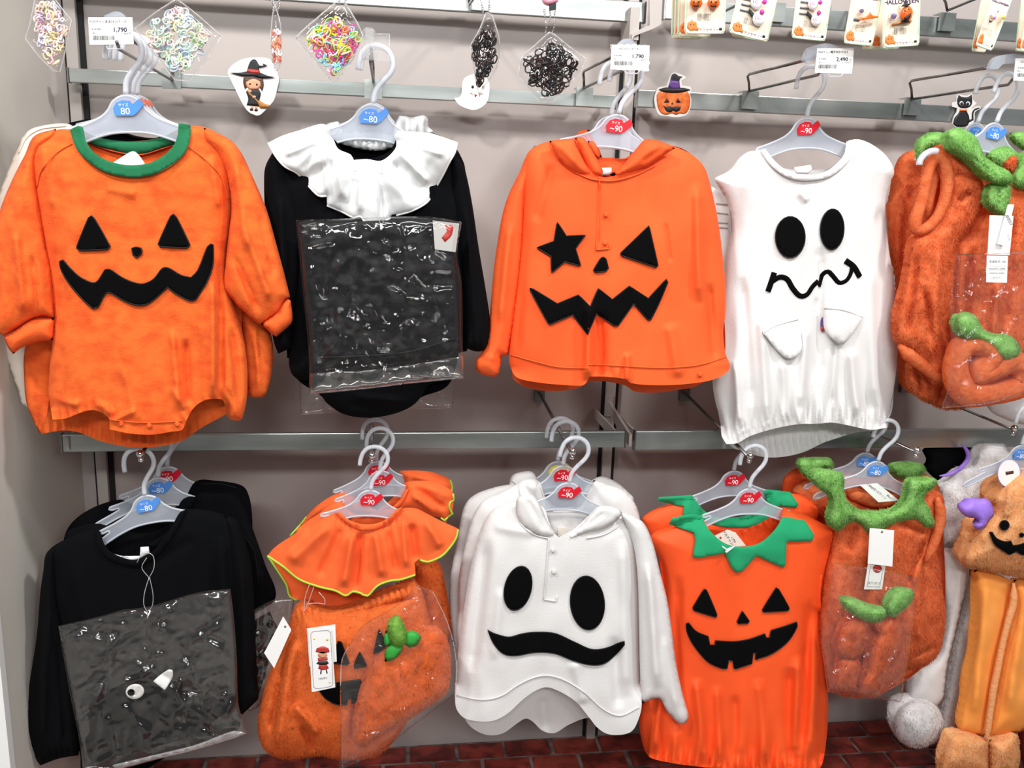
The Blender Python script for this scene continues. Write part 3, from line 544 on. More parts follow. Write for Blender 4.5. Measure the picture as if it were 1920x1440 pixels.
S = Surf([(300, 90), (330, 72), (368, 66), (380, 80), (400, 130), (500, 150), (600, 140), (632, 60), (645, 40), (670, 42), (700, 48), (755, 38), (776, 58), (778, 90), (800, 110), (780, 130), (640, 170), (330, 160)], 1.650, .014, 30, ZB, nz=(.006, 25, 25), seed=11, gath=[(300, 90, 800, 90, 60, 40, .004)]); puff(S, 'frilled_collar', MT_['whitej'], g, .5)
S = Surf([(160, 160), (330, 150), (640, 160), (860, 160), (930, 240), (945, 330), (960, 600), (950, 1100), (700, 1150), (300, 1150), (140, 1130), (110, 600)], 1.665, .014, 50, ZB, nz=(.005, 50, 100), seed=12); puff(S, 'body', MT_['black'], g, .4)
# bags with folded black skirt
def bag(name, label, pts, Y, zo, m='film', bulge=.012, seed=20, crum=.0035, group=None, back=.8, tilt=(0, 0)):
    pz = np.array(pts, float); lo_, hi_ = pz.min(0), pz.max(0); rr = random.Random(seed); fo = []; cx, cy = (lo_[0]+hi_[0])/2, lo_[1]+10
    for i in range(26+int(crum*9000)):
        x, y = rr.uniform(lo_[0], hi_[0]), rr.uniform(lo_[1], hi_[1]); an = math.atan2(y-cy, x-cx)+rr.gauss(0, .5) if i % 2 else rr.uniform(0, 3.14); L = rr.uniform(50, 190)
        fo.append((x-L/2*math.cos(an), y-L/2*math.sin(an), x+L/2*math.cos(an), y+L/2*math.sin(an), rr.uniform(8, 18), rr.choice([-1, 1])*rr.uniform(.0022, .0044)))
    S = Surf(pts, Y, bulge, 30, zo, nz=(.002, 60, 60), crum=crum*.7, seed=seed, h=4, sharp=35, tilt=tilt, folds=fo)
    c = S.poly.mean(0); t = thing(name, label, 'bag', W(c[0], c[1], Y), group); puff(S, 'film', MT_[m], t, back)
    e = MB(); e.tube([tuple(p) for p in Wn(S.poly, S.y0+S.tilt[0]*(S.poly[:, 0]-S.c[0])+S.tilt[1]*(S.poly[:, 1]-S.c[1]))], .0006, 5, closed=True); e.build('sealed_edge', MT_['film'], t)
    return t, S
t, Sg = bag('plastic_bag', 'clear crinkled bag holding a folded black skirt, hung on the frilled romper', [(180, 512), (330, 508), (560, 498), (780, 497), (925, 520), (905, 660), (925, 800), (930, 1090), (935, 1222), (700, 1245), (500, 1270), (240, 1295), (238, 1100), (215, 850), (195, 650)], 1.538, ZB, seed=21, crum=.005)
patch(Sg, [(240, 1200), (500, 1185), (700, 1160), (933, 1120), (935, 1220), (700, 1243), (500, 1268), (241, 1292)], 'seal_band', MT_['filmg'], t, .0005, thick=.0004)
gg = garment('folded_skirt', 'folded black skirt inside the clear bag on the frilled romper', 'skirt', 700, 520, 1.548)
S = Surf([(200, 530), (330, 525), (560, 512), (780, 510), (795, 560), (800, 650), (890, 670), (900, 850), (905, 1080), (840, 1130), (700, 1150), (500, 1170), (250, 1180), (245, 1050), (220, 850), (205, 650)], 1.551, .007, 30, ZB, nz=(.003, 50, 80), crum=.006, seed=22); puff(S, 'skirt_body', MT_['blackc'], gg, .8)
line(S, [(250, 1130), (500, 1120), (700, 1100), (900, 1040)], 'waist_seam', MT_['stitch'], gg, .0012)
cg = thing('header_card', 'grey header card with a red mark in the top right corner of the skirt bag', 'card', W(838, 440, 1.545))
S = flat([(795, 512), (915, 526), (898, 655), (805, 642)], 1.545, ZB); plate(S, 'card', MT_['paperg'], cg); patch(S, [(850, 530), (890, 535), (880, 580), (850, 610), (835, 590), (860, 560)], 'red_mark', MT_['redi'], cg, .0002, thick=.0003)
bag('plastic_bag', 'second clear bag, empty bottom edge showing below the skirt bag', [(195, 1190), (200, 1385), (420, 1372), (700, 1362), (886, 1355), (888, 1200), (860, 1100), (860, 900), (200, 900)], 1.660, ZB, seed=23, crum=.004, bulge=.006)
def loop(label, pts, zo, Y0, Y1, r=.0007):
    P = spl(zc(pts, zo), 6, False, 80); n = len(P); mb = MB(); mb.tube([tuple(Wn([p], np.array([Y0+(Y1-Y0)*i/(n-1)]))[0]) for i, p in enumerate(P)], r, 5)
    o = mb.build('tag_loop', MT_['nylon'], None, loc=W(*P[0], Y0)); return tag(o, label, 'loop')
loop('clear nylon loop joining the frilled collar to the skirt bag', [(545, 300), (548, 340), (562, 370), (550, 450), (556, 520), (562, 545), (572, 520), (570, 440), (565, 372), (575, 340)], ZB, 1.538, 1.53)
m_ = MB(); m_.tube([tuple(W(480+x/2.4, 200+y/2.4, 1.527)) for x, y in ((560, 528), (566, 542), (562, 556))], [.001, .003, .001], 6); tag(m_.build('tag_toggle', MT_['whp'], None, loc=W(714, 425, 1.527)), 'white toggle pinning the skirt bag to its loop', 'toggle')
# ---- upper 3 : orange hooded cape
g = garment('hooded_cape', 'orange fleece hooded cape with star eye and zigzag mouth', 'cape', 1160, 260, 1.60)
cape = [(530, 78), (575, 150), (610, 215), (650, 268), (720, 268), (770, 230), (820, 160), (870, 90), (960, 98), (1020, 117), (1080, 142), (1130, 172), (1180, 232), (1215, 350), (1245, 500), (1265, 650), (1280, 800), (1280, 950), (1270, 1050), (1280, 1150), (1305, 1215), (1280, 1255), (1200, 1290), (1050, 1310), (900, 1312), (810, 1302), (780, 1282), (680, 1270), (600, 1270), (585, 1300), (560, 1315), (450, 1310), (350, 1300), (250, 1280), (218, 1250), (200, 1180), (215, 1000), (240, 800), (260, 600), (270, 400), (275, 220), (310, 135), (400, 92)]
S3 = Surf(cape, 1.60, .04, 80, ZC, open=[(520, 60, 880, 290), (195, 1230, 1310, 1330)], nz=(.006, 90, 160), seed=13,
  folds=[(600, 900, 590, 1290, 22, .014), (650, 950, 660, 1290, 30, -.012), (1140, 300, 1150, 900, 26, .010), (1200, 800, 1230, 1200, 22, -.008), (420, 200, 330, 500, 24, -.004), (280, 500, 230, 1150, 18, -.008), (790, 1150, 790, 1300, 14, .008), (980, 500, 1005, 700, 8, -.004), (650, 300, 645, 630, 7, -.004), (1000, 1000, 1050, 1280, 30, .006)], gath=[(600, 1250, 790, 1260, 30, 40, .003)])
Sb = Surf([(600, 180), (700, 175), (790, 180), (960, 110), (1130, 180), (1230, 450), (1270, 900), (1270, 1200), (1150, 1310), (1050, 1335), (930, 1350), (830, 1345), (780, 1315), (700, 1297), (610, 1292), (550, 1325), (450, 1342), (330, 1335), (240, 1300), (215, 1260), (240, 900), (270, 400), (310, 160)], 1.602, .028, 70, ZC, open=[(590, 150, 800, 200), (210, 1230, 1200, 1360)], seed=14); cloth(Sb, 'back_panel', MT_['velour'], g, -1)
cloth(S3, 'front_panel', MT_['velour'], g)
sleeve([(330, 115), (290, 155), (250, 250), (200, 350), (165, 460), (140, 600), (120, 750), (103, 950), (85, 1100), (60, 1150), (30, 1192), (30, 1235), (70, 1262), (130, 1272), (150, 1250), (162, 1170), (195, 1160), (225, 1000), (245, 850), (262, 700), (275, 550), (290, 350), (330, 220)], 'sleeve', MT_['velour'], g, 1.606, ZC, .028, 40, [(200, 500, 150, 1000, 18, .008), (60, 1165, 150, 1185, 10, .004)])
sleeve([(528, 78), (548, 70), (578, 82), (600, 115), (640, 185), (668, 240), (662, 266), (620, 262), (588, 212), (556, 140)], 'hood_edge', MT_['velour'], g, 1.557, ZC, .010, 14)
sleeve([(400, 92), (460, 84), (525, 80), (560, 150), (595, 215), (628, 266), (560, 262), (490, 228), (440, 175)], 'hood', MT_['velour'], g, 1.562, ZC, .018, 30, [(440, 110, 580, 250, 10, .004)])
sleeve([(860, 100), (885, 82), (940, 88), (1005, 112), (1030, 128), (990, 152), (930, 195), (880, 225), (800, 252), (725, 268), (700, 262), (760, 220), (815, 155)], 'hood', MT_['velour'], g, 1.560, ZC, .020, 26, [(980, 120, 860, 200, 9, -.008), (850, 130, 740, 245, 7, .006)])
S = Surf([(610, 140), (640, 172), (700, 176), (785, 176), (840, 130), (830, 200), (740, 290), (650, 280), (615, 220)], 1.625, .008, 25, ZC, nz=(.003, 30, 30)); cloth(S, 'hood_lining', MT_['velour'], g)
sleeve([(590, 92), (625, 98), (662, 170), (645, 182), (612, 150)], 'hood_drape', MT_['velour'], g, 1.59, ZC, .008, 10)
patch(S, [(650, 226), (710, 224), (712, 245), (698, 262), (664, 262)], 'care_label', MT_['paper'], g, .008)
line(S3, [(650, 270), (648, 450), (636, 600), (634, 636), (700, 630), (703, 606)], 'placket_seam', MT_['velour'], g, .0014)
line(S3, [(402, 95), (430, 165), (490, 225), (560, 262), (625, 285), (720, 290), (830, 262), (930, 215)], 'neck_seam', MT_['velour'], g, .0016)
for P in ([(205, 1160), (350, 1200), (450, 1222), (590, 1228)], [(600, 1210), (700, 1212), (790, 1218), (950, 1225), (1100, 1218), (1200, 1198), (1282, 1170)]): line(S3, P, 'hem_seam', MT_['velour'], g, .0014)
for x, y in ((685, 460), (1155, 1258), (680, 600)): patch(S3, ell(x, y, 12, 14, n=12), 'snap_button', MT_['velour'], g, .003, h=3)
patch(S3, [(440, 498), (485, 567), (580, 563), (530, 630), (557, 716), (478, 695), (412, 750), (409, 668), (338, 625), (424, 593)], 'star_eye_patch', MT_['felt'], g, rim=MT_['stitch'], sharp=30)
patch(S3, [(898, 516), (943, 715), (935, 723), (760, 664), (757, 652)], 'eye_patch', MT_['felt'], g, rim=MT_['stitch'], sharp=40)
patch(S3, [(658, 678), (670, 672), (682, 680), (695, 728), (685, 742), (628, 748), (622, 736)], 'nose_patch', MT_['felt'], g, rim=MT_['stitch'], h=5)
patch(S3, [(302, 828), (318, 832), (440, 906), (545, 862), (605, 920), (645, 830), (715, 885), (800, 818), (895, 880), (985, 783), (992, 798), (950, 900), (907, 987), (893, 985), (822, 905), (745, 1015), (725, 1015), (635, 955), (592, 1058), (580, 1045), (518, 960), (405, 1008), (395, 1003), (305, 840)], 'mouth_patch', MT_['felt'], g, rim=MT_['stitch'], sharp=35)
g = garment('hooded_cape', 'second orange hooded cape, only its hood tip and hem showing behind the star-eyed one', 'cape', 1100, 245, 1.66)
S = Surf([(545, 48), (565, 38), (600, 36), (605, 60), (640, 110), (665, 175), (780, 178), (830, 130), (900, 120), (1100, 200), (1200, 500), (1230, 1100), (1100, 1250), (400, 1260), (270, 1100), (320, 500), (340, 200), (500, 110)], 1.655, .02, 30, ZC, nz=(.004, 60, 90), seed=15); puff(S, 'body', MT_['velour'], g, .5)
line(S, [(572, 52), (600, 90), (635, 150), (662, 180)], 'hood_seam', MT_['velour'], g, .0015)
# ---- upper 4 : white ghost vest
g = garment('ghost_vest', 'white sleeveless ghost vest with wavy mouth, two little arms and elastic hem', 'vest', 1510, 270, 1.665)
v = [(235, 118), (270, 165), (315, 208), (370, 235), (440, 246), (510, 232), (570, 185), (603, 130), (612, 75), (650, 70), (700, 87), (760, 130), (795, 180), (802, 215), (785, 250), (768, 310), (765, 400), (778, 520), (803, 680), (815, 850), (815, 1000), (800, 1120), (780, 1220), (772, 1287), (700, 1295), (600, 1275), (540, 1265), (480, 1270), (400, 1272), (300, 1290), (200, 1320), (140, 1352), (95, 1356), (75, 1320), (70, 1250), (50, 1180), (38, 1080), (60, 900), (82, 700), (95, 560), (118, 440), (105, 350), (75, 290), (45, 240), (50, 232), (110, 200), (150, 150), (190, 122)]
S4 = Surf(v, 1.665, .045, 75, ZD, open=[(230, 60, 620, 250), (72, 1262, 775, 1370)], nz=(.006, 70, 150), seed=16,
  folds=[(490, 520, 480, 1100, 22, -.007), (430, 850, 410, 1200, 18, .008), (330, 1000, 350, 1260, 16, .007), (240, 800, 270, 1250, 20, .008), (160, 650, 200, 1200, 20, -.007), (620, 950, 640, 1240, 18, .008), (560, 900, 540, 1200, 14, -.007), (700, 600, 720, 1200, 24, .006), (130, 1000, 150, 1280, 14, .007), (400, 290, 440, 330, 16, .005), (480, 560, 475, 760, 10, .004)],
  gath=[(95, 1310, 400, 1240, 42, 30, .006), (400, 1240, 775, 1250, 42, 30, .006), (130, 1260, 770, 1180, 90, 85, .007)])
Sb = Surf([(330, 190), (440, 200), (560, 180), (640, 90), (760, 150), (770, 400), (800, 800), (795, 1200), (740, 1292), (650, 1305), (580, 1325), (500, 1352), (420, 1390), (330, 1410), (250, 1410), (160, 1385), (105, 1355), (60, 1200), (80, 800), (110, 450), (110, 260), (200, 140)], 1.667, .03, 70, ZD, open=[(240, 60, 640, 210), (100, 1260, 760, 1420)], seed=17, gath=[(110, 1380, 760, 1300, 60, 26, .005)]); cloth(Sb, 'back_panel', MT_['white'], g, -1); cloth(S4, 'front_panel', MT_['white'], g)
patch(S4, [(235, 118), (262, 115), (300, 163), (350, 200), (430, 222), (510, 208), (562, 170), (592, 130), (600, 80), (640, 70), (640, 120), (600, 175), (530, 228), (440, 246), (370, 237), (315, 210), (270, 168)], 'neck_binding', MT_['white'], g, .003, thick=.003)
S = Surf([(380, 195), (382, 188), (450, 178), (455, 195), (440, 215), (390, 215)], 1.66, .002, 10, ZD, nz=(0, 1, 1), h=4); patch(S, S.poly, 'care_label', MT_['paper'], g, raw=True, h=4)
patch(S4, ell(364, 483, 62, 87), 'eye_patch', MT_['felt'], g, rim=MT_['stitch']); patch(S4, ell(541, 450, 49, 86, 2), 'eye_patch', MT_['felt'], g, rim=MT_['stitch'])
def stroke(S, pts, r, name, g, m='felt', off=.001):
    P = spl(S.z(pts), 5, False, 80); mb = MB(); mb.tube([tuple(p) for p in S.pt(P, off)], r, 8, flat=.5); return mb.build(name, MT_[m], g)
stroke(S4, [(285, 672), (318, 652), (350, 660), (375, 700), (405, 731), (435, 725), (458, 692), (480, 670)], .0052, 'mouth_patch', g)
stroke(S4, [(483, 690), (498, 645), (522, 628), (545, 650), (568, 675), (598, 668), (618, 640), (625, 608)], .0052, 'mouth_patch', g)
stroke(S4, [(270, 712), (283, 675), (297, 632)], .0058, 'mouth_corner', g); stroke(S4, [(597, 582), (632, 608), (657, 650)], .0058, 'mouth_corner', g)
def flap(S, pts, m, g, name='arm_flap', lift=.010, edge=None):
    P = spl(S.z(pts), 6, True, 50); V, T = tri(P, 6); y0 = P[:, 1].min(); y1 = P[:, 1].max(); mb = MB(); d = segdist(V, P, np.roll(P, -1, 0))
    up = lift*np.clip((V[:, 1]-y0)/(y1-y0), 0, 1)+.004*np.sqrt(np.clip(d/18, 0, 1)); n = len(V); E = {(t[i], t[(i+1) % 3]) for t in T for i in range(3)}
    D = S.disp(V); fr = Wn(V, S.y0-D-.003-up); bk = Wn(V, S.y0-D-.001); sd = [[b, a, a+n, b+n] for (a, b) in E if (b, a) not in E]
    o = add(name, np.concatenate([fr, bk]), T+sd+[[i+n for i in t[::-1]] for t in T], MT_[m], g)
    return o
flap(S4, [(248, 888), (300, 858), (395, 828), (402, 840), (410, 900), (412, 955), (390, 988), (352, 995), (310, 962)], 'white', g); line(S4, [(250, 885), (300, 855), (395, 827)], 'flap_seam', MT_['white'], g, .003, .004)
flap(S4, [(510, 780), (590, 792), (668, 822), (655, 852), (620, 900), (590, 928), (560, 928), (512, 880), (503, 830)], 'white', g); line(S4, [(508, 779), (590, 790), (668, 819)], 'flap_seam', MT_['white'], g, .003, .004)
patch(S4, ell(500, 852, 9, 32), 'coloured_label', MT_['purple'], g, .003, h=4); patch(S4, ell(498, 870, 7, 10), 'coloured_label', MT_['redi'], g, .0045, h=4)
g = garment('tag_bag', 'pale care bag tucked behind the left armhole of the ghost vest', 'bag', 1345, 400, 1.70)
S = flat([(30, 268), (95, 300), (110, 420), (100, 590), (60, 590), (40, 420)], 1.70, ZD); plate(S, 'label_sheet', MT_['paper'], g)
for y in (340, 380, 420, 440): line(S, [(50, y), (100, y+5)], 'print_line', MT_['paperg'], g, .0012)
g = garment('white_vest', 'white vest half hidden behind the lower left side of the ghost vest', 'vest', 1345, 650, 1.70)
S = Surf([(100, 600), (40, 900), (38, 1080), (50, 1180), (75, 1260), (200, 1250), (400, 1200), (400, 600)], 1.715, .015, 40, ZD); puff(S, 'body', MT_['white'], g, .4)
line(S, [(60, 1000), (58, 1100), (75, 1200)], 'side_seam', MT_['white'], g)
# ---- upper 5 : fluffy orange rompers at the right
def plush(pts, name, m, g, Y, zo, bulge, Wd, n=0, L=.009, fm=None, seed=30, back=.6, tilt=(0, 0), folds=(), nz=(.005, 40, 60), h=6, down=.7, gath=(), wd=.0011):
    S = Surf(pts, Y, bulge, Wd, zo, nz=nz, seed=seed, tilt=tilt, folds=folds, h=h, gath=gath); o = puff(S, name, MT_[m], g, back)
    if n: fur(o, o if o.parent else g, MT_[fm or m], n, L, wd, down)
    return S
def ring(pts, name, m, g, Y, zo, r, n=0, L=.008, closed=True, fm=None, ys=None):
    P = spl(zc(pts, zo), 7, closed, 120); yy = Y if ys is None else Y+np.interp(np.linspace(0, 1, len(P)), np.linspace(0, 1, len(ys)), ys)
    V = Wn(P, np.broadcast_to(yy, len(P))); mb = MB(); R = [r*(1+.18*noise.noise(Vector((i*.09, r*99, 0)))) for i in range(len(P))]
    if not closed: R = [q*min(1, .35+min(i, len(R)-1-i)*.22) for i, q in enumerate(R)]
    mb.tube([tuple(p) for p in V], R, 14, closed=closed); Fq = []
    for f in mb.F:
        for i in range(1, len(f)-1): Fq.append([f[0], f[i+1], f[i]])
    mb.F = Fq; mb.mi = [0]*len(Fq); o = mb.build(name, MT_[m], g)
    if n: fur(o, o, MT_[fm or m], n, L, .0011, .5)
    return o
g = garment('fluffy_romper', 'fluffy orange romper with green leaf collar turned sideways, its armhole gaping, upper right', 'romper', 1760, 270, 1.60)
gr = garment('fluffy_romper', 'second fluffy orange romper, left edge showing behind the sideways one at upper right', 'romper', 1700, 300, 1.69)
plush([(215, 175), (190, 190), (125, 215), (92, 300), (72, 400), (50, 480), (60, 620), (88, 730), (95, 830), (110, 1060), (115, 1240), (180, 1290), (400, 1250), (600, 1100), (700, 700), (650, 300), (450, 200)], 'body', 'furo', gr, 1.705, ZE, .024, 45, 16000, seed=31, folds=[(160, 350, 110, 900, 22, -.01)])
plush([(190, 215), (200, 150), (240, 118), (300, 116), (330, 140), (300, 180), (245, 190), (215, 225), (205, 250)], 'collar_leaf', 'furg', gr, 1.640, ZE, .016, 18, 2600, L=.007)
plush([(605, 120), (672, 112), (760, 130), (760, 220), (690, 200), (640, 170)], 'collar_leaf', 'furg', gr, 1.65, ZE, .016, 18, 2000, L=.007)
S5 = plush([(355, 640), (420, 560), (480, 430), (500, 300), (600, 330), (720, 330), (800, 400), (800, 1150), (700, 1230), (560, 1260), (430, 1240), (345, 1225), (335, 1080)], 'body', 'furo', g, 1.625, ZE, .04, 60, 19000, seed=32, folds=[(440, 620, 400, 1150, 18, -.012), (560, 760, 520, 1180, 22, .01), (620, 450, 590, 1000, 20, -.008)])
S = plush([(285, 178), (320, 158), (380, 175), (440, 225), (488, 290), (500, 350), (492, 430), (440, 530), (372, 625), (362, 760), (356, 900), (336, 1060), (338, 1190), (310, 1240), (262, 1252), (225, 1180), (160, 1110), (105, 1060), (93, 990), (100, 920), (130, 800), (150, 680), (172, 590), (210, 560), (262, 535), (305, 450), (322, 340), (305, 262), (262, 215)], 'side_panel', 'furo', g, 1.60, ZE, .036, 55, 17000, seed=33, folds=[(300, 600, 260, 1150, 26, .010), (190, 650, 150, 1020, 16, -.009), (360, 300, 470, 330, 18, -.008), (380, 430, 430, 380, 14, -.008), (220, 800, 290, 1180, 14, -.008)])
ring([(275, 232), (310, 250), (326, 320), (318, 400), (290, 480), (250, 532), (205, 556), (182, 540), (188, 490), (208, 430), (222, 370), (236, 300), (255, 250)], 'armhole_edge', 'furo', g, 1.578, ZE, .0105, 6500)
dk_ = Surf([(275, 235), (318, 300), (300, 470), (240, 535), (195, 545), (200, 450), (230, 340)], 1.63, .006, 20, ZE, nz=(.004, 20, 40)); cloth(dk_, 'lining', MT_['furo'], g)
ring([(255, 250), (262, 330), (245, 420), (240, 500)], 'armhole_edge', 'furo', g, 1.60, ZE, .009, 1800, closed=False)
ring([(112, 1075), (160, 1120), (220, 1165), (290, 1215), (330, 1200)], 'leg_hem', 'furo', g, 1.585, ZE, .012, 3500, closed=False)
plush([(150, 1140), (215, 1170), (330, 1215), (420, 1230), (560, 1250), (520, 1310), (440, 1345), (330, 1362), (250, 1335), (180, 1295), (150, 1225)], 'back_panel', 'furo', g, 1.64, ZE, .022, 30, 6500, folds=[(190, 1190, 210, 1290, 10, -.01), (300, 1230, 280, 1340, 10, -.008)])
plush([(322, 150), (330, 112), (365, 95), (410, 105), (455, 135), (482, 190), (500, 228), (550, 262), (605, 290), (622, 318), (610, 345), (575, 352), (530, 340), (485, 312), (440, 262), (385, 222), (338, 190)], 'collar_leaf', 'furg', g, 1.560, ZE, .026, 24, 6500, L=.007, folds=[(430, 215, 560, 320, 8, -.008)])
plush([(512, 345), (560, 338), (612, 358), (612, 400), (602, 440), (598, 475), (578, 496), (545, 480), (505, 440), (498, 400)], 'collar_leaf', 'furg', g, 1.572, ZE, .020, 20, 3200, L=.007, folds=[(560, 360, 565, 460, 8, -.006)])
plush([(500, 215), (545, 185), (600, 180), (650, 210), (640, 260), (590, 275), (540, 265)], 'collar_leaf', 'furg', g, 1.61, ZE, .014, 18, 2600, L=.007)
plush([(620, 318), (640, 260), (672, 200), (720, 180), (780, 220), (780, 350), (720, 372), (640, 366)], 'collar_leaf', 'furg', g, 1.59, ZE, .020, 24, 3600, L=.007)
plush([(580, 250), (620, 218), (655, 235), (650, 275), (620, 300), (590, 285)], 'neck_edge', 'furo', g, 1.598, ZE, .014, 14, 1500)
bagr, Sx = bag('plastic_bag', 'clear bag with a fluffy orange headband, hung at the far upper right', [(365, 665), (520, 660), (700, 655), (760, 660), (760, 1250), (640, 1300), (500, 1340), (300, 1358), (335, 1250), (345, 1100), (342, 900)], 1.515, ZE, seed=34, crum=.006, bulge=.006, back=.3)
g = garment('fluffy_headband', 'fluffy orange pumpkin headband with green leaf, inside the upper right bag', 'headband', 1840, 600, 1.54)
ring([(375, 1110), (400, 1075), (455, 1065), (505, 1090), (518, 1130), (480, 1170), (450, 1200), (500, 1190), (560, 1165), (625, 1150), (665, 1185), (655, 1250), (600, 1275), (520, 1290), (420, 1290), (375, 1240), (362, 1170)], 'band', 'furo', g, 1.54, ZE, .0235, 12000)
plush([(362, 960), (385, 928), (425, 925), (462, 950), (490, 1000), (540, 1020), (600, 1025), (640, 1055), (658, 1095), (640, 1132), (590, 1142), (550, 1128), (520, 1085), (470, 1055), (420, 1052), (385, 1035), (365, 1000)], 'leaf', 'furg', g, 1.536, ZE, .024, 24, 6000, L=.007)
def tagcard(label, pts, Y, zo, m='paper', hole=None, lines=(), tilt=(0, 0), cat='tag', name='hang_tag'):
    c = zc(pts, zo).mean(0); t = thing(name, label, cat, W(c[0], c[1], Y)); S = flat(pts, Y, zo, tilt, h=10, sharp=20); plate(S, 'card', MT_[m], t, .0007)
    if hole: patch(S, ell(hole[0], hole[1], 5, 5, n=10), 'eyelet', MT_['inkg'], t, .0001, h=3, thick=.0003)
    for (x, y, s, tx, rot, mm) in lines: text(S, tx, x, y, s, MT_[mm], t, 'lettering', rot)
    return t, S
tagcard('blank white hang tag under the green collar at far upper right', [(518, 488), (625, 492), (607, 668), (508, 665)], 1.530, ZE)
t, S = tagcard('white care tag with small grey print and recycling mark below the blank tag', [(505, 670), (600, 672), (595, 792), (502, 790)], 1.512, ZE, lines=[(552, 702, 13, '洗濯表示 100', 0, 'inkg'), (550, 732, 11, 'PILLOWY LIMB', 0, 'inkg'), (550, 752, 9, 'MADE IN CHINA', 0, 'inkg'), (550, 772, 10, '□ △ ○', 0, 'inkg')])
for y in (725, 742): line(S, [(512, y-8), (590, y-8)], 'print_line', MT_['paperg'], t, .0003, .0002)
t, S = tagcard('narrow white barcode strip dangling over the blank hang tag', [(600, 440), (628, 440), (585, 625), (552, 618)], 1.523, ZE, lines=[(600, 590, 11, '¥2,490', 75, 'inkg')])
for i in range(9): line(S, [(592+i*2.6-6, 490+i*5), (608+i*2.6-6, 488+i*5)], 'bar', MT_['ink'], t, .0005, .0001)
g = garment('white_plush', 'white fleece garment bottom hanging below the upper right fluffy rompers', 'garment', 1860, 770, 1.70)
plush([(500, 1330), (560, 1290), (700, 1250), (760, 1300), (760, 1400), (720, 1430), (640, 1425), (560, 1395), (520, 1370)], 'body', 'white', g, 1.70, ZE, .02, 30)
# ---- lower 1 : black sweaters with bags
g = garment('black_sweater', 'black sweater front of the lower left stack, bag with eye and beak across it', 'sweater', 275, 960, 1.63)
S1b = Surf([(392, 462), (388, 500), (405, 545), (455, 588), (540, 612), (602, 600), (662, 550), (712, 480), (745, 420), (762, 382), (830, 385), (920, 408), (975, 460), (1000, 560), (985, 800), (1000, 1000), (985, 1230), (960, 1300), (800, 1345), (640, 1400), (500, 1440), (420, 1460), (330, 1450), (325, 1300), (300, 1100), (250, 880), (215, 740), (200, 620), (190, 570), (212, 538), (262, 508), (330, 480)], 1.63, .03, 70, ZF, open=[(380, 370, 770, 640), (320, 1280, 970, 1500)], seed=40, folds=[(800, 500, 600, 620, 26, -.004), (900, 480, 940, 1100, 24, .008), (870, 600, 900, 1200, 16, -.006), (300, 600, 420, 1100, 26, .006)])
Sb = Surf([(400, 480), (440, 500), (560, 505), (680, 470), (745, 400), (900, 420), (970, 500), (980, 1200), (640, 1420), (480, 1500), (340, 1460), (240, 860), (200, 580), (330, 490)], 1.634, .028, 60, ZF, open=[(390, 380, 760, 530)], seed=41, gath=[(400, 480, 745, 440, 60, 22, .0035)]); cloth(Sb, 'back_panel', MT_['black'], g, -1); cloth(S1b, 'front_panel', MT_['black'], g)
sleeve([(225, 530), (188, 565), (176, 640), (165, 722), (150, 900), (120, 1100), (98, 1272), (112, 1325), (150, 1408), (165, 1430), (240, 1402), (322, 1388), (326, 1330), (302, 1150), (262, 920), (235, 760), (230, 640)], 'sleeve', MT_['black'], g, 1.627, ZF, .032, 40, [(190, 800, 170, 1350, 18, .008), (240, 900, 270, 1350, 12, -.006)], gath=[(110, 1400, 330, 1370, 40, 26, .003)])
sleeve([(920, 408), (972, 440), (1005, 520), (1032, 640), (1042, 800), (1048, 1000), (1058, 1150), (1040, 1175), (990, 1222), (962, 1150), (968, 900), (950, 700), (930, 560)], 'sleeve', MT_['black'], g, 1.624, ZF, .028, 36, [(985, 600, 1000, 1100, 14, .008)])
patch(S1b, [(392, 462), (412, 475), (425, 520), (460, 560), (540, 588), (600, 572), (650, 525), (700, 455), (735, 395), (762, 382), (745, 425), (712, 482), (662, 552), (602, 602), (540, 614), (455, 590), (405, 547), (388, 500)], 'neck_band', MT_['black'], g, .002, thick=.003)
S = Surf([(460, 562), (500, 572), (572, 572), (575, 536), (608, 534), (612, 562), (545, 592), (490, 586)], 1.612, .002, 10, ZF, nz=(.001, 20, 20), h=4); patch(S, S.poly, 'care_label', MT_['paper'], g, raw=True, h=4); text(S, 'ベビー 80cm', 490, 577, 13, MT_['ink'], g, rot=8, off=.004)
g = garment('black_sweater', 'second black sweater, its right shoulder and sleeve showing behind the front one', 'sweater', 460, 940, 1.69)
S = Surf([(810, 318), (880, 315), (955, 322), (1000, 370), (1022, 430), (1055, 520), (1090, 620), (1126, 705), (1118, 760), (1040, 810), (1040, 1000), (1050, 1165), (900, 1200), (400, 1200), (240, 900), (200, 640), (260, 520), (280, 470), (390, 440), (600, 480), (745, 400)], 1.680, .018, 45, ZF, seed=42, folds=[(1000, 420, 1090, 740, 14, .006)], nz=(.005, 50, 90)); puff(S, 'body', MT_['black'], g, .5)
line(S, [(990, 480), (1040, 560), (1060, 700)], 'sleeve_seam', MT_['stitch'], g, .0009)
Sq = Surf([(740, 350), (770, 330), (800, 330), (760, 420), (700, 500), (640, 540), (600, 530), (680, 470)], 1.655, .003, 20, ZF, gath=[(600, 540, 790, 330, 40, 20, .003)], nz=(0, 1, 1)); patch(Sq, Sq.poly, 'gathered_neck', MT_['black'], g, raw=True)
g = garment('black_sweater', 'third black sweater, last in the lower left stack, topmost shoulder line', 'sweater', 400, 905, 1.735)
S = Surf([(800, 268), (880, 264), (985, 282), (1018, 325), (1032, 420), (1030, 600), (1020, 900), (400, 900), (240, 700), (262, 500), (300, 430), (380, 375), (470, 345), (520, 350), (640, 420), (745, 350)], 1.733, .014, 45, ZF, seed=43); puff(S, 'body', MT_['black'], g, .4)
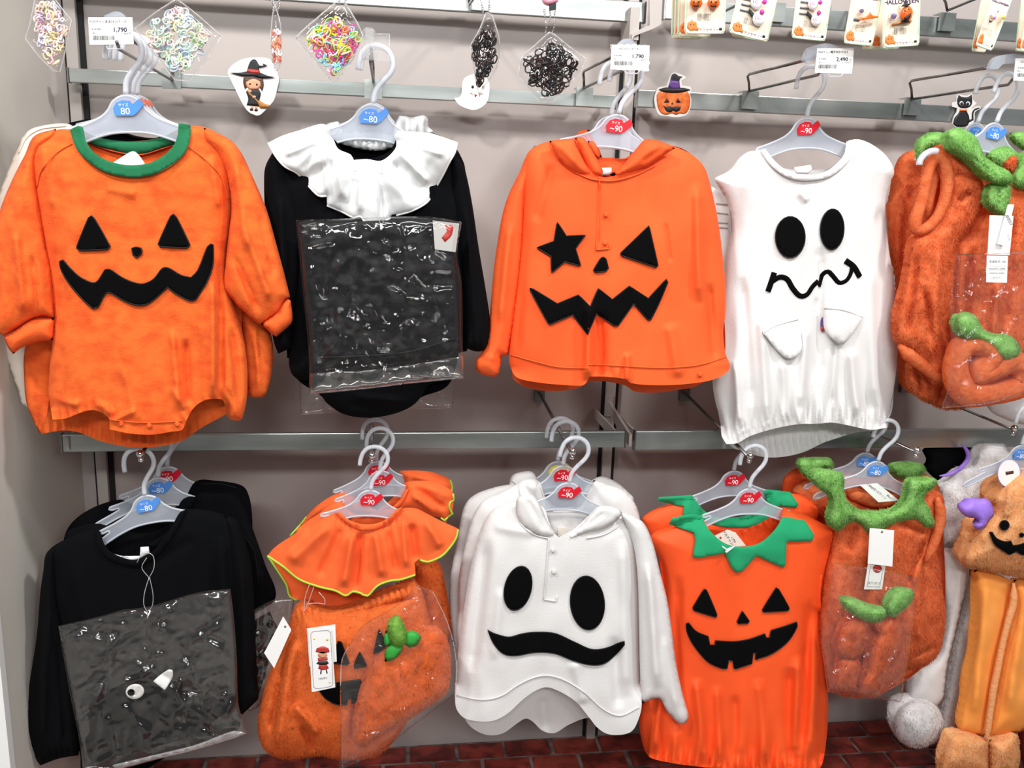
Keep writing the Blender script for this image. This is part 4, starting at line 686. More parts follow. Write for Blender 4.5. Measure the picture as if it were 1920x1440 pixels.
line(S, [(815, 280), (900, 278), (970, 295)], 'shoulder_seam', MT_['stitch'], g, .0009)
bt, Sg = bag('plastic_bag', 'grey-sheened clear bag with a winking eye and beak inside, on the front black sweater', [(240, 860), (350, 835), (430, 815), (500, 795), (620, 778), (800, 725), (942, 708), (958, 850), (968, 1000), (975, 1180), (1012, 1300), (900, 1335), (640, 1405), (470, 1450), (340, 1450), (325, 1320), (290, 1150), (260, 980)], 1.560, ZF, m='filmg', seed=44, crum=.006, bulge=.008)
patch(Sg, [(460, 1428), (640, 1385), (800, 1345), (950, 1290), (1010, 1298), (960, 1318), (800, 1365), (640, 1405), (470, 1448)], 'seal_band', MT_['filmh'], bt, .0005, thick=.0004)
g = garment('bird_hat', 'folded black hat with one white eye and a white beak inside the lower left bag', 'hat', 280, 1250, 1.572)
Sh = Surf([(330, 1160), (420, 1130), (510, 1080), (520, 1050), (620, 1045), (700, 1080), (780, 1130), (770, 1170), (900, 1140), (975, 1120), (965, 1200), (880, 1260), (880, 1320), (700, 1350), (500, 1400), (400, 1430), (345, 1400), (320, 1310), (345, 1250)], 1.572, .009, 30, ZF, nz=(.003, 60, 60), seed=45, crum=.003); puff(Sh, 'hat_body', MT_['black'], g, .6)
patch(Sh, ell(552, 1127, 38, 31, -12), 'eye', MT_['stitchw'], g, h=4); patch(Sh, ell(536, 1131, 15, 14), 'pupil', MT_['felt'], g, .005, h=3)
patch(Sh, [(627, 1085), (655, 1060), (690, 1037), (706, 1040), (707, 1065), (690, 1098), (674, 1122)], 'beak', MT_['stitchw'], g, h=4)
t, S = bag('plastic_bag', 'dark clear bag with black cloth inside, half hidden between black sweaters and pumpkin skirt', [(20, 800), (120, 752), (200, 745), (190, 820), (150, 950), (60, 1180), (10, 1215), (5, 1100), (12, 950)], 1.640, ZG, m='filmg', seed=46, crum=.004, bulge=.006)
g = garment('folded_hat', 'black folded cloth inside the dark clear bag between the sweaters and the pumpkin skirt', 'hat', 490, 1220, 1.65)
S = Surf([(25, 850), (100, 800), (140, 900), (100, 1000), (50, 1150), (15, 1170), (15, 950)], 1.6465, .004, 20, ZG, seed=47); puff(S, 'cloth', MT_['black'], g, .5); line(S, [(40, 880), (60, 1100)], 'seam', MT_['stitch'], g, .0009)
loop('clear nylon loop joining the front black sweater to its bag', [(560, 600), (585, 560), (625, 570), (630, 620), (610, 662), (580, 620), (600, 580)], ZF, 1.585, 1.585); loop('lower clear nylon loop holding the eye-and-beak bag', [(610, 660), (592, 720), (588, 770), (602, 800), (622, 780), (626, 730), (612, 660)], ZF, 1.583, 1.552)
m_ = MB(); m_.tube([tuple(W(x/2.182, 780+y/2.182, 1.549)) for x, y in ((590, 800), (603, 810), (612, 796), (602, 828))], [.001, .0025, .0025, .0008], 6); tag(m_.build('tag_toggle', MT_['whp'], None, loc=W(276, 1150, 1.549)), 'white toggle pinning the eye-and-beak bag', 'toggle')
# ---- lower 2 : capelets and fluffy pumpkin skirt
def capelet(pts, hem, Y, seed, label, extra=None, h=7):
    g = garment('frilled_capelet', label, 'capelet', 690, 960, Y, None)
    S = Surf(pts, Y, .022, 50, ZG, open=[(80, 450, 880, 760)], nz=(.005, 50, 60), seed=seed, **(extra or {})); cloth(S, 'frill', MT_['jersey'], g)
    line(S, hem, 'lime_hem', MT_['lime'], g, .0021, .0005, label='lime green overlocked hem'); return g, S
hem = [(90, 572), (125, 595), (160, 620), (220, 668), (300, 698), (370, 715), (410, 735), (440, 718), (470, 724), (500, 736), (540, 695), (590, 675), (640, 668), (695, 650)]
g, Sc = capelet([(365, 398), (420, 440), (480, 464), (540, 460), (600, 430), (632, 392), (650, 378), (700, 380), (745, 402), (800, 430), (870, 462), (862, 500), (835, 540), (800, 575), (745, 597), (715, 585), (692, 600), (697, 650), (640, 668), (590, 675), (540, 695), (500, 736), (470, 724), (440, 718), (410, 735), (370, 715), (300, 698), (220, 668), (160, 620), (90, 572), (125, 535), (200, 485), (290, 432)], hem, 1.615, 50, 'orange frilled capelet with lime hem, front of the stack above the pumpkin skirt', dict(folds=[(470, 470, 450, 710, 16, -.012), (440, 480, 400, 700, 18, .010), (530, 470, 560, 660, 18, .010), (580, 460, 620, 640, 14, -.008), (340, 440, 180, 600, 24, .008), (680, 440, 700, 590, 14, -.010), (740, 420, 800, 540, 18, .010), (400, 450, 300, 660, 14, -.007), (640, 420, 660, 620, 12, .008)], gath=[(380, 440, 640, 440, 24, 20, .003)]))
line(Sc, [(870, 464), (862, 500), (835, 540), (800, 575), (745, 597), (715, 588)], 'lime_hem', MT_['lime'], g, .0021, .0005)
patch(Sc, [(365, 398), (385, 392), (425, 425), (480, 442), (540, 438), (590, 412), (620, 380), (645, 372), (632, 395), (600, 432), (540, 463), (480, 467), (420, 445)], 'neck_band', MT_['jersey'], g, .003, thick=.003)
S = Surf([(430, 425), (480, 408), (540, 396), (600, 380), (630, 400), (580, 440), (480, 450)], 1.645, .004, 20, ZG, nz=(.003, 30, 30)); cloth(S, 'neck_lining', MT_['jersey'], g)
S = Surf([(92, 574), (160, 620), (240, 672), (380, 712), (500, 730), (600, 690), (600, 720), (540, 760), (400, 780), (300, 770), (225, 752), (190, 748), (175, 725), (170, 690)], 1.66, .006, 40, ZG, nz=(.004, 40, 40)); cloth(S, 'back_frill', MT_['jersey'], g, -1); line(S, [(94, 576), (168, 690), (176, 726), (192, 748), (212, 752)], 'lime_hem', MT_['lime'], g, .0021, .004)
g, S = capelet([(655, 300), (650, 275), (700, 266), (780, 272), (848, 312), (852, 345), (846, 395), (830, 412), (820, 440), (795, 415), (760, 410), (700, 392), (640, 385), (430, 420), (330, 440), (250, 480), (180, 520), (230, 450), (300, 400), (350, 360), (400, 350), (440, 400), (560, 420), (620, 370)], [(850, 318), (852, 345), (838, 352), (834, 375), (848, 400), (830, 412), (815, 428), (800, 416)], 1.67, 51, 'second orange frilled capelet, its right ruffle stepping out behind the front one', dict(folds=[(690, 290, 820, 380, 10, -.009), (680, 320, 780, 400, 10, .008), (720, 280, 840, 330, 10, .007)]))
patch(S, [(655, 300), (668, 300), (640, 360), (600, 392), (585, 385), (625, 350)], 'neck_band', MT_['jersey'], g, .003)
g, S = capelet([(632, 225), (700, 224), (770, 232), (838, 262), (846, 300), (835, 330), (760, 300), (690, 290), (655, 340), (560, 400), (430, 400), (300, 410), (182, 490), (250, 410), (300, 362), (360, 325), (410, 312), (440, 330), (540, 390), (620, 320), (650, 270)], [(838, 262), (846, 285), (844, 305), (836, 328)], 1.72, 52, 'third orange frilled capelet, last in the stack with a rounded right shoulder', dict(folds=[(680, 240, 830, 290, 10, .007), (670, 260, 760, 290, 8, -.007)]))
line(S, [(250, 412), (220, 450), (183, 490)], 'lime_hem', MT_['lime'], g, .0018, .0005)
g = garment('pumpkin_skirt', 'fluffy orange skirt with a black jack face, hung below the frilled capelets', 'skirt', 600, 1150, 1.64)
Sk = plush([(200, 790), (240, 768), (320, 792), (400, 786), (500, 748), (600, 706), (690, 670), (722, 715), (745, 800), (765, 900), (740, 1080), (660, 1250), (560, 1375), (480, 1398), (380, 1400), (300, 1385), (180, 1400), (100, 1380), (62, 1330), (50, 1250), (70, 1150), (100, 1050), (150, 950), (178, 860)], 'skirt_body', 'furl', g, 1.630, ZG, .05, 80, 42000, seed=53, down=1.0, folds=[(200, 900, 130, 1350, 26, .012), (160, 950, 100, 1300, 14, -.010), (200, 1180, 300, 1300, 18, .012), (230, 1260, 280, 1380, 14, -.012), (450, 1150, 440, 1330, 12, -.010), (330, 830, 700, 740, 10, -.008)], gath=[(230, 800, 700, 700, 26, 28, .004)], L=.0085)
def facep(S, pts, name, g, off=.006, **kw): return patch(S, pts, name, MT_['felt'], g, off, rim=MT_['stitch'], **kw)
facep(Sk, [(380, 922), (392, 925), (424, 1012), (416, 1018), (360, 1012), (355, 990)], 'eye_patch', g); facep(Sk, [(468, 965), (495, 1018), (490, 1026), (447, 1032), (445, 1020)], 'nose_patch', g, h=5)
facep(Sk, [(547, 872), (575, 935), (565, 960), (525, 972)], 'eye_patch', g, h=5); facep(Sk, [(300, 1118), (330, 1112), (372, 1110), (374, 1092), (470, 1078), (475, 1090), (458, 1172), (436, 1176), (434, 1155), (418, 1160), (414, 1182), (370, 1180), (325, 1152)], 'mouth_patch', g, sharp=35)
g = garment('pumpkin_skirt', 'second fluffy orange skirt, its right side showing beyond the bagged hat', 'skirt', 810, 1120, 1.71)
plush([(690, 600), (770, 582), (800, 620), (820, 700), (835, 800), (840, 900), (800, 1000), (740, 960), (720, 800), (690, 700)], 'skirt_body', 'furl', g, 1.70, ZG, .03, 40, 7000, seed=54)
t, Sg = bag('plastic_bag', 'clear bag wrapping a heart-shaped pumpkin hat beside the pumpkin skirt', [(392, 1010), (430, 930), (480, 860), (560, 810), (640, 760), (700, 690), (770, 720), (830, 850), (865, 1000), (862, 1140), (760, 1215), (660, 1290), (560, 1370), (470, 1410), (400, 1440), (384, 1440), (388, 1250)], 1.530, ZG, seed=55, crum=.007, bulge=.008, back=.4)
g = garment('pumpkin_hat', 'fluffy orange pumpkin hat with green stem and leaves inside the slanting bag', 'hat', 760, 1250, 1.55)
Sp = plush([(445, 1335), (442, 1250), (465, 1130), (500, 1040), (540, 985), (600, 945), (660, 925), (700, 885), (760, 864), (808, 885), (835, 945), (838, 1050), (822, 1130), (742, 1190), (650, 1250), (560, 1300), (500, 1340), (465, 1350)], 'hat_body', 'furl', g, 1.555, ZG, .028, 50, 24000, seed=56, L=.0075, folds=[(520, 1020, 455, 1300, 12, -.006)])
plush([(578, 880), (585, 845), (605, 825), (628, 824), (645, 845), (658, 880), (663, 915), (645, 942), (615, 945), (592, 925)], 'stem', 'furlg', g, 1.523, ZG, .022, 20, 2600, L=.005)
for P in ([(575, 875), (567, 905), (568, 935), (592, 948), (600, 920)], [(570, 1005), (572, 962), (600, 934), (640, 940), (640, 965), (605, 998)], [(650, 930), (652, 890), (680, 876), (712, 892), (720, 908), (702, 938), (670, 948)]):
    plush(P, 'leaf', 'gleaf', g, 1.521, ZG, .007, 16)
t, S = tagcard('white hang tag with a pumpkin-hatted child drawing, on the pumpkin skirt', [(252, 870), (368, 853), (374, 1005), (262, 1025)], 1.552, ZG)
t, S = tagcard('white illustrated hang tag with a red-capped child in a pumpkin dress and star border', [(258, 872), (350, 866), (368, 1110), (272, 1130)], 1.547, ZG)
line(S, [(268, 890), (278, 882), (340, 878), (348, 886), (358, 1095), (350, 1106), (288, 1116), (280, 1108)], 'border_line', MT_['inkg'], t, .0004, .0002, closed=True)
for nm, m_, P in (('cap', 'redi', [(287, 965), (292, 950), (318, 942), (340, 950), (345, 965), (318, 972)]), ('face', 'skin', ell(316, 978, 20, 14, n=14)), ('scarf', 'redi', [(296, 990), (337, 987), (336, 1000), (298, 1003)]), ('shirt', 'ink', [(290, 1012), (300, 1004), (335, 1002), (342, 1012), (330, 1018), (302, 1018)]), ('dress', 'redi', [(303, 1016), (332, 1014), (342, 1032), (318, 1040), (298, 1034)]), ('legs', 'ink', [(308, 1038), (313, 1038), (311, 1056), (306, 1056)]), ('legs', 'ink', [(328, 1036), (333, 1036), (337, 1053), (332, 1054)]), ('star', 'yelp', ell(335, 915, 6, 6, n=5)), ('star', 'yelp', ell(282, 912, 4, 4, n=5)), ('star', 'yelp', ell(345, 1090, 4, 4, n=5))):
    patch(S, P, nm, MT_[m_], t, .0002, h=4, thick=.0003)
text(S, 'HAPPY', 318, 1078, 12, MT_['inkg'], t, rot=-4)
tagcard('plain white rectangular tag hanging aslant left of the pumpkin skirt', [(155, 820), (188, 875), (118, 1032), (77, 970)], 1.58, ZG, hole=(163, 862))
loop('clear nylon loop at the waist of the pumpkin skirt', [(262, 690), (245, 740), (240, 800), (255, 770), (280, 700)], ZG, 1.58, 1.57); loop('thin nylon tag string at the left waist of the pumpkin skirt', [(300, 720), (325, 750), (325, 770), (290, 765), (250, 770)], ZG, 1.58, 1.57)
# ---- lower 3 : white ghost capes
g = garment('ghost_cape', 'white hooded ghost cape with oval eyes and wavy mouth, front of the middle lower stack', 'cape', 1050, 960, 1.63)
gc = [(430, 372), (455, 430), (478, 478), (498, 498), (550, 470), (600, 428), (655, 372), (740, 390), (800, 420), (830, 480), (825, 600), (828, 800), (832, 1000), (836, 1180), (825, 1235), (800, 1285), (760, 1303), (700, 1302), (655, 1275), (620, 1232), (570, 1172), (510, 1132), (450, 1110), (400, 1125), (350, 1160), (290, 1215), (235, 1245), (180, 1250), (120, 1240), (88, 1215), (74, 1180), (74, 1100), (82, 1000), (100, 850), (122, 700), (150, 560), (180, 460), (212, 400), (252, 370), (335, 350)]
S3b = Surf(gc, 1.625, .042, 80, ZH, open=[(425, 340, 660, 530), (70, 1090, 840, 1320)], nz=(.006, 90, 140), seed=60, folds=[(200, 500, 140, 1050, 26, -.008), (760, 500, 780, 1150, 26, .008), (720, 900, 740, 1200, 20, -.006), (230, 450, 400, 480, 20, .004), (260, 700, 230, 1000, 18, .004), (560, 1000, 600, 1180, 24, .006)])
Sb = Surf([(470, 400), (560, 395), (640, 390), (760, 430), (820, 520), (830, 1180), (790, 1270), (700, 1260), (620, 1235), (540, 1262), (480, 1297), (430, 1287), (390, 1250), (360, 1238), (320, 1262), (270, 1297), (210, 1306), (150, 1282), (110, 1235), (80, 1150), (120, 700), (220, 410), (340, 370)], 1.628, .03, 70, ZH, open=[(400, 360, 700, 420), (100, 1200, 800, 1330)], seed=61, folds=[(430, 1150, 440, 1290, 20, .006)]); cloth(Sb, 'back_panel', MT_['white'], g, -1); cloth(S3b, 'front_panel', MT_['white'], g)
sleeve([(745, 392), (800, 408), (850, 445), (885, 530), (912, 640), (940, 750), (960, 880), (975, 1000), (1002, 1130), (1028, 1225), (1018, 1256), (988, 1260), (940, 1210), (915, 1162), (890, 1156), (838, 1176), (828, 1000), (822, 700), (800, 520)], 'sleeve', MT_['white'], g, 1.592, ZH, .020, 40, [(860, 600, 900, 1120, 20, .009), (930, 900, 985, 1200, 14, .006)])
sleeve([(325, 342), (345, 325), (385, 322), (420, 360), (445, 420), (488, 488), (450, 498), (395, 482), (345, 445), (322, 395)], 'hood', MT_['white'], g, 1.585, ZH, .013, 16, [(365, 335, 440, 470, 9, -.007), (400, 335, 470, 480, 8, .006)])
sleeve([(655, 374), (700, 368), (750, 384), (755, 405), (720, 440), (670, 465), (600, 482), (530, 515), (482, 558), (478, 545), (530, 500), (590, 445)], 'hood', MT_['white'], g, 1.583, ZH, .011, 13, [(690, 390, 540, 500, 8, -.006)])
S = Surf([(430, 370), (470, 392), (560, 392), (640, 385), (620, 440), (560, 510), (500, 545), (470, 500), (450, 440)], 1.655, .008, 25, ZH, nz=(.004, 25, 40)); cloth(S, 'hood_lining', MT_['white'], g)
S = flat([(492, 456), (546, 460), (540, 492), (494, 494)], 1.640, ZH); plate(S, 'care_label', MT_['cream'], g, .001)
line(S3b, [(455, 498), (448, 600), (436, 750), (486, 758), (490, 735)], 'placket_seam', MT_['white'], g, .0015); line(S3b, [(325, 395), (345, 445), (395, 484), (452, 500)], 'neck_seam', MT_['white'], g, .0016); line(S3b, [(610, 500), (680, 485), (740, 450), (760, 410)], 'neck_seam', MT_['white'], g, .0016)
for x, y in ((478, 637), (474, 548)): patch(S3b, ell(x, y, 10, 12, n=12), 'snap_button', MT_['white'], g, .003, h=3)
patch(S3b, ell(330, 705, 54, 92, 14), 'eye_patch', MT_['felt'], g, rim=MT_['stitch']); patch(S3b, ell(614, 765, 69, 110, -5), 'eye_patch', MT_['felt'], g, rim=MT_['stitch'])
patch(S3b, [(207, 876), (226, 888), (290, 905), (345, 892), (400, 885), (480, 890), (560, 925), (630, 955), (690, 950), (740, 930), (765, 922), (765, 936), (720, 985), (680, 1014), (630, 1019), (560, 1002), (480, 972), (400, 968), (320, 981), (270, 972), (230, 930)], 'mouth_patch', MT_['felt'], g, rim=MT_['stitch'], sharp=60)
line(S3b, [(80, 1142), (180, 1160), (260, 1145), (330, 1100), (400, 1068), (460, 1062), (530, 1085), (600, 1130), (680, 1200), (750, 1225), (825, 1190)], 'hem_seam', MT_['white'], g, .0016)
line(S3b, [(780, 440), (815, 560), (825, 800), (832, 1100)], 'armhole_seam', MT_['white'], g, .0014)
g = garment('ghost_cape', 'second white hooded cape, shoulder and hood stepping up behind the front ghost cape', 'cape', 1000, 890, 1.69)
S = Surf([(330, 275), (350, 262), (400, 258), (430, 285), (440, 330), (470, 388), (570, 380), (600, 350), (620, 300), (640, 262), (700, 280), (770, 310), (815, 370), (832, 450), (830, 600), (820, 1000), (100, 1010), (80, 900), (85, 800), (90, 650), (120, 500), (150, 400), (190, 345), (250, 318)], 1.690, .020, 40, ZH, seed=62, nz=(.005, 50, 90), folds=[(350, 280, 430, 380, 9, -.007), (390, 270, 460, 390, 8, .006)]); puff(S, 'body', MT_['white'], g, .5)
line(S, [(335, 280), (345, 330), (400, 370)], 'hood_seam', MT_['white'], g, .0014); line(S, [(470, 390), (440, 340), (415, 270)], 'hood_seam', MT_['white'], g, .0014)
g = garment('ghost_cape', 'third white hooded cape, last in the middle lower stack, its left sleeve hanging widest', 'cape', 970, 880, 1.74)
S = Surf([(300, 252), (320, 235), (375, 225), (400, 240), (430, 300), (480, 370), (560, 370), (600, 300), (640, 258), (680, 248), (740, 275), (790, 320), (805, 340), (790, 500), (780, 900), (150, 900), (80, 1010), (60, 900), (48, 800), (50, 690), (70, 560), (92, 440), (115, 360), (160, 318), (240, 290), (295, 280)], 1.738, .018, 40, ZH, seed=63, nz=(.005, 50, 90), folds=[(130, 420, 80, 900, 20, -.006)]); puff(S, 'body', MT_['white'], g, .4)
line(S, [(305, 262), (340, 290), (380, 320)], 'hood_seam', MT_['white'], g, .0014)
# ---- lower 4 : orange vests with green leaf collars
g = garment('leaf_vest', 'bright orange velour vest with zigzag green collar and grinning jack face', 'vest', 1390, 960, 1.63)
vp = [(320, 350), (345, 400), (400, 458), (450, 478), (520, 480), (585, 455), (645, 392), (668, 330), (670, 308), (720, 318), (790, 350), (850, 380), (902, 405), (882, 480), (852, 600), (842, 700), (850, 758), (828, 765), (835, 870), (852, 1000), (866, 1150), (860, 1300), (838, 1428), (800, 1450), (600, 1442), (400, 1440), (250, 1428), (120, 1405), (76, 1380), (50, 1300), (46, 1200), (80, 1100), (125, 960), (150, 800), (155, 650), (140, 550), (100, 470), (95, 430), (120, 410), (185, 390), (250, 370)]
S4b = Surf(vp, 1.645, .040, 75, ZI, open=[(310, 290, 690, 490), (40, 1380, 870, 1470)], nz=(.005, 80, 150), seed=70,
  folds=[(290, 1050, 330, 1420, 20, .009), (210, 600, 200, 1300, 22, -.007), (700, 1000, 690, 1420, 26, -.009), (740, 950, 720, 1400, 24, .011), (790, 700, 740, 1380, 20, -.010), (460, 1120, 470, 1420, 18, -.006), (380, 1080, 400, 1420, 16, .006), (560, 1050, 600, 1420, 22, .006), (150, 1000, 110, 1380, 16, .008), (820, 800, 790, 1400, 22, .010)],
  gath=[(80, 1400, 430, 1440, 60, 34, .0065), (430, 1440, 850, 1440, 60, 34, .0065), (80, 1330, 850, 1370, 80, 95, .006)])
Sb = Surf([(345, 400), (400, 408), (480, 405), (560, 380), (645, 345), (850, 390), (860, 500), (830, 800), (860, 1200), (820, 1440), (500, 1460), (100, 1400), (60, 1200), (150, 800), (120, 430), (250, 380)], 1.637, .03, 70, ZI, open=[(330, 330, 660, 420), (60, 1380, 860, 1480)], seed=71, gath=[(470, 410, 660, 345, 50, 22, .004)]); cloth(Sb, 'back_panel', MT_['velourb'], g, -1); cloth(S4b, 'front_panel', MT_['velourb'], g)
col = [(172, 378), (185, 352), (260, 335), (316, 340), (335, 385), (385, 440), (440, 470), (520, 474), (580, 452), (635, 400), (668, 345), (765, 362), (806, 425), (798, 450), (685, 455), (682, 555), (672, 566), (640, 555), (555, 515), (492, 582), (465, 588), (448, 570), (415, 505), (302, 524), (275, 520), (286, 450), (280, 415), (235, 400)]
So = Surf(col, 1.575, .006, 25, ZI, nz=(.004, 40, 40), h=6, sharp=35, folds=[(300, 380, 330, 500, 20, .006), (700, 380, 690, 450, 20, .006)])
class Off:   # collar lies on the vest front: same relief, raised
    pass
def overlay(S, pts, name, m, g, lift, sharp=35, edge=.006, h=6, thick=.003):
    P = spl(S.z(pts), h, True, sharp); V, T = tri(P, h); d = segdist(V, P, np.roll(P, -1, 0)); n = len(V); E = {(t[i], t[(i+1) % 3]) for t in T for i in range(3)}
    wob = np.array([noise.noise(Vector((p[0]/30, p[1]/30, 7)))*.003 for p in V]); y = S.y0-S.disp(V)-lift-edge*np.sqrt(np.clip(d/15, 0, 1))*.3-wob
    fr = Wn(V, y); bk = Wn(V, y+thick); sd = [[b, a, a+n, b+n] for (a, b) in E if (b, a) not in E]
    return add(name, np.concatenate([fr, bk]), T+sd+[[i+n for i in t[::-1]] for t in T], m, g)
overlay(S4b, col, 'leaf_collar', MT_['gfelt'], g, .006)
facep(S4b, [(325, 662), (335, 664), (381, 773), (378, 784), (282, 754), (277, 743)], 'eye_patch', g, .002, sharp=70); facep(S4b, [(640, 655), (650, 662), (696, 744), (692, 755), (585, 761), (580, 752)], 'eye_patch', g, .002, sharp=70)
facep(S4b, [(492, 757), (522, 800), (516, 811), (476, 812), (470, 803)], 'nose_patch', g, .002, h=4)
facep(S4b, [(248, 812), (258, 808), (290, 845), (343, 868), (350, 905), (374, 905), (375, 886), (450, 890), (520, 880), (590, 856), (595, 874), (613, 872), (618, 841), (680, 822), (728, 805), (730, 825), (690, 890), (620, 943), (550, 968), (552, 938), (538, 941), (533, 986), (465, 1008), (457, 1006), (452, 972), (432, 972), (425, 1008), (400, 1005), (340, 975), (280, 905), (252, 848)], 'mouth_patch', g, .002, sharp=40, h=5)
line(S4b, [(835, 600), (828, 680), (832, 740), (850, 757)], 'armhole_seam', MT_['velourb'], g, .0018)
t, S = tagcard('cream price tag with small red dot tucked into the green zigzag collar', [(365, 432), (428, 402), (462, 414), (508, 472), (432, 476), (385, 462)], 1.622, ZI, 'cream', lines=[(425, 440, 15, 'アカチャン', 55, 'inkb'), (450, 448, 13, '1,790', 55, 'inkb')]); patch(S, ell(397, 437, 5, 5, n=10), 'red_dot', MT_['redi'], t, .0002, h=3, thick=.0003)
m_ = MB(); m_.tube([tuple(p) for p in S4b.pt(S4b.z([(405, 475), (425, 490), (460, 470), (420, 500)]), .014)], [.0012, .0022, .0015, .003], 6); tag(m_.build('tag_toggle', MT_['whp'], None, loc=W(1363, 1030, 1.58)), 'white toggle pinned through the front green zigzag collar', 'toggle')
g = garment('leaf_vest', 'second orange vest, its green collar points showing above the front zigzag collar', 'vest', 1380, 930, 1.70)
S = Surf([(270, 270), (330, 345), (400, 360), (480, 360), (580, 330), (600, 270), (640, 240), (740, 250), (800, 285), (828, 325), (815, 380), (800, 700), (780, 1200), (100, 1200), (140, 800), (150, 600), (90, 440), (55, 355), (100, 320), (180, 290)], 1.700, .022, 45, ZI, seed=72); puff(S, 'body', MT_['velourb'], g, .5)
overlay(S, [(122, 275), (128, 260), (200, 256), (272, 250), (300, 290), (330, 322), (380, 348), (480, 346), (560, 322), (600, 290), (585, 240), (598, 226), (700, 238), (737, 290), (728, 306), (650, 300), (640, 345), (560, 380), (500, 392), (400, 388), (340, 370), (300, 360), (232, 345), (236, 300), (170, 288)], 'leaf_collar', MT_['gfelt'], g, .004)
# ---- lower 5 : fluffy rompers with green collar
g = garment('fluffy_romper', 'fluffy orange romper with furry green leaf collar facing front, lower right', 'romper', 1650, 960, 1.64)
Sf = Surf([(285, 250), (330, 315), (440, 335), (540, 300), (600, 232), (690, 235), (718, 270), (716, 380), (690, 450), (700, 600), (726, 750), (716, 870), (690, 950), (630, 998), (560, 1010), (500, 1060), (440, 1120), (380, 1130), (300, 1126), (212, 1100), (186, 960), (176, 850), (182, 740), (200, 600), (225, 500), (235, 420), (212, 370), (230, 280)], 1.64, .045, 70, ZJ, open=[(280, 200, 610, 350)], nz=(.008, 50, 80), seed=80, folds=[(640, 440, 560, 640, 10, -.010), (600, 560, 620, 900, 22, .008), (340, 380, 300, 500, 16, -.006), (700, 900, 580, 960, 14, -.008), (520, 370, 640, 420, 14, -.008)])
o = cloth(Sf, 'front_panel', MT_['furo'], g); fur(o, o, MT_['furo'], 42000, .009, .0011, .8)
Sb = Surf([(260, 215), (400, 200), (560, 225), (690, 235), (716, 400), (720, 800), (630, 998), (400, 1130), (212, 1095), (180, 800), (220, 400)], 1.645, .03, 60, ZJ, open=[(250, 180, 700, 240)], seed=81, nz=(.01, 30, 30)); cloth(Sb, 'back_panel', MT_['furo'], g, -1)
ring([(285, 215), (340, 250), (440, 280), (540, 250)], 'neck_edge', 'furo', g, 1.665, ZJ, .014, 3500, closed=False)
ring([(690, 260), (705, 340), (680, 450), (640, 540)], 'armhole_edge', 'furo', g, 1.600, ZJ, .010, 2200, closed=False)
def furoverlay(S, pts, name, g, lift, n, m='furg'):
    P = spl(S.z(pts), 6, True, 60); Q = Surf(P, S.y0-lift, .024, 26, None, h=6, nz=(.003, 30, 30), seed=5); D0 = float(np.median(S.disp(P[::5])))
    Q.y0 = S.y0-min(D0, .035)-lift; o = puff(Q, name, MT_[m], g, .5); fur(o, o, MT_[m], n, .0075, .0011, .4); return Q
furoverlay(Sf, [(128, 175), (150, 145), (185, 135), (270, 152), (285, 180), (285, 240), (305, 285), (345, 312), (400, 322), (450, 322), (500, 312), (540, 280), (556, 230), (560, 200), (575, 180), (620, 172), (680, 178), (692, 195), (670, 222), (640, 240), (632, 270), (660, 320), (674, 365), (668, 388), (640, 392), (590, 358), (540, 362), (500, 375), (460, 402), (425, 440), (408, 442), (380, 405), (350, 375), (322, 362), (290, 380), (262, 405), (225, 385), (212, 345), (226, 290), (215, 250), (175, 220)], 'leaf_collar', g, .004, 17000)
gr = garment('fluffy_romper', 'second fluffy romper, dark green leaf and orange shoulder rising left behind the front one', 'romper', 1520, 880, 1.72)
S = plush([(60, 235), (80, 210), (120, 190), (220, 150), (480, 150), (640, 160), (705, 240), (700, 600), (300, 700), (220, 500), (215, 360), (150, 330), (90, 290)], 'body', 'furo', gr, 1.715, ZJ, .02, 30, 9000, seed=82)
plush([(80, 112), (95, 92), (135, 86), (220, 88), (238, 108), (236, 132), (180, 140), (150, 160), (128, 176), (100, 155)], 'collar_leaf', 'furg', gr, 1.685, ZJ, .016, 18, 3500, L=.007)
plush([(478, 122), (500, 108), (550, 104), (622, 114), (640, 140), (620, 165), (560, 180), (500, 160)], 'collar_leaf', 'furg', gr, 1.685, ZJ, .016, 18, 3500, L=.007)
gr = garment('orange_romper', 'third orange romper, a smooth brown-orange shoulder furthest left behind the fluffy rompers', 'romper', 1500, 900, 1.76)
plush([(14, 215), (25, 175), (60, 140), (95, 135), (150, 170), (200, 260), (200, 500), (120, 500), (60, 300), (20, 260)], 'body', 'velour', gr, 1.752, ZJ, .012, 25); 
tagcard('white barcode tag lying slanted in the neck of the fluffy romper', [(353, 207), (430, 200), (525, 275), (435, 283)], 1.628, ZJ, lines=[(400, 220, 14, '1,990円', 40, 'inkb'), (440, 250, 13, 'ハロウィン', 40, 'inkg'), (480, 262, 12, '80cm', 40, 'inkb')])
tagcard('blank white hang tag below the furry green collar, lower right', [(397, 395), (503, 405), (495, 563), (388, 550)], 1.560, ZJ, hole=(450, 412))
t, S = tagcard('white care tag with orange circle peeking below the blank tag, lower right', [(390, 545), (466, 555), (450, 662), (372, 662)], 1.568, ZJ, lines=[(415, 640, 14, 'なりきり', 4, 'inkg')]); patch(S, ell(430, 572, 20, 18), 'orange_circle', MT_['redi'], t, .0002, h=4, thick=.0003); line(S, [(400, 560), (385, 650), (440, 652), (456, 566)], 'border_line', MT_['inkg'], t, .0004, .0002)
t, Sg = bag('plastic_bag', 'clear bag with an orange fluffy headpiece, hung on the front-facing fluffy romper', [(240, 545), (420, 575), (610, 612), (590, 780), (565, 960), (548, 1060), (536, 1156), (380, 1130), (215, 1108), (200, 1000), (186, 860), (215, 700)], 1.535, ZJ, seed=83, crum=.006, bulge=.008, back=.3)
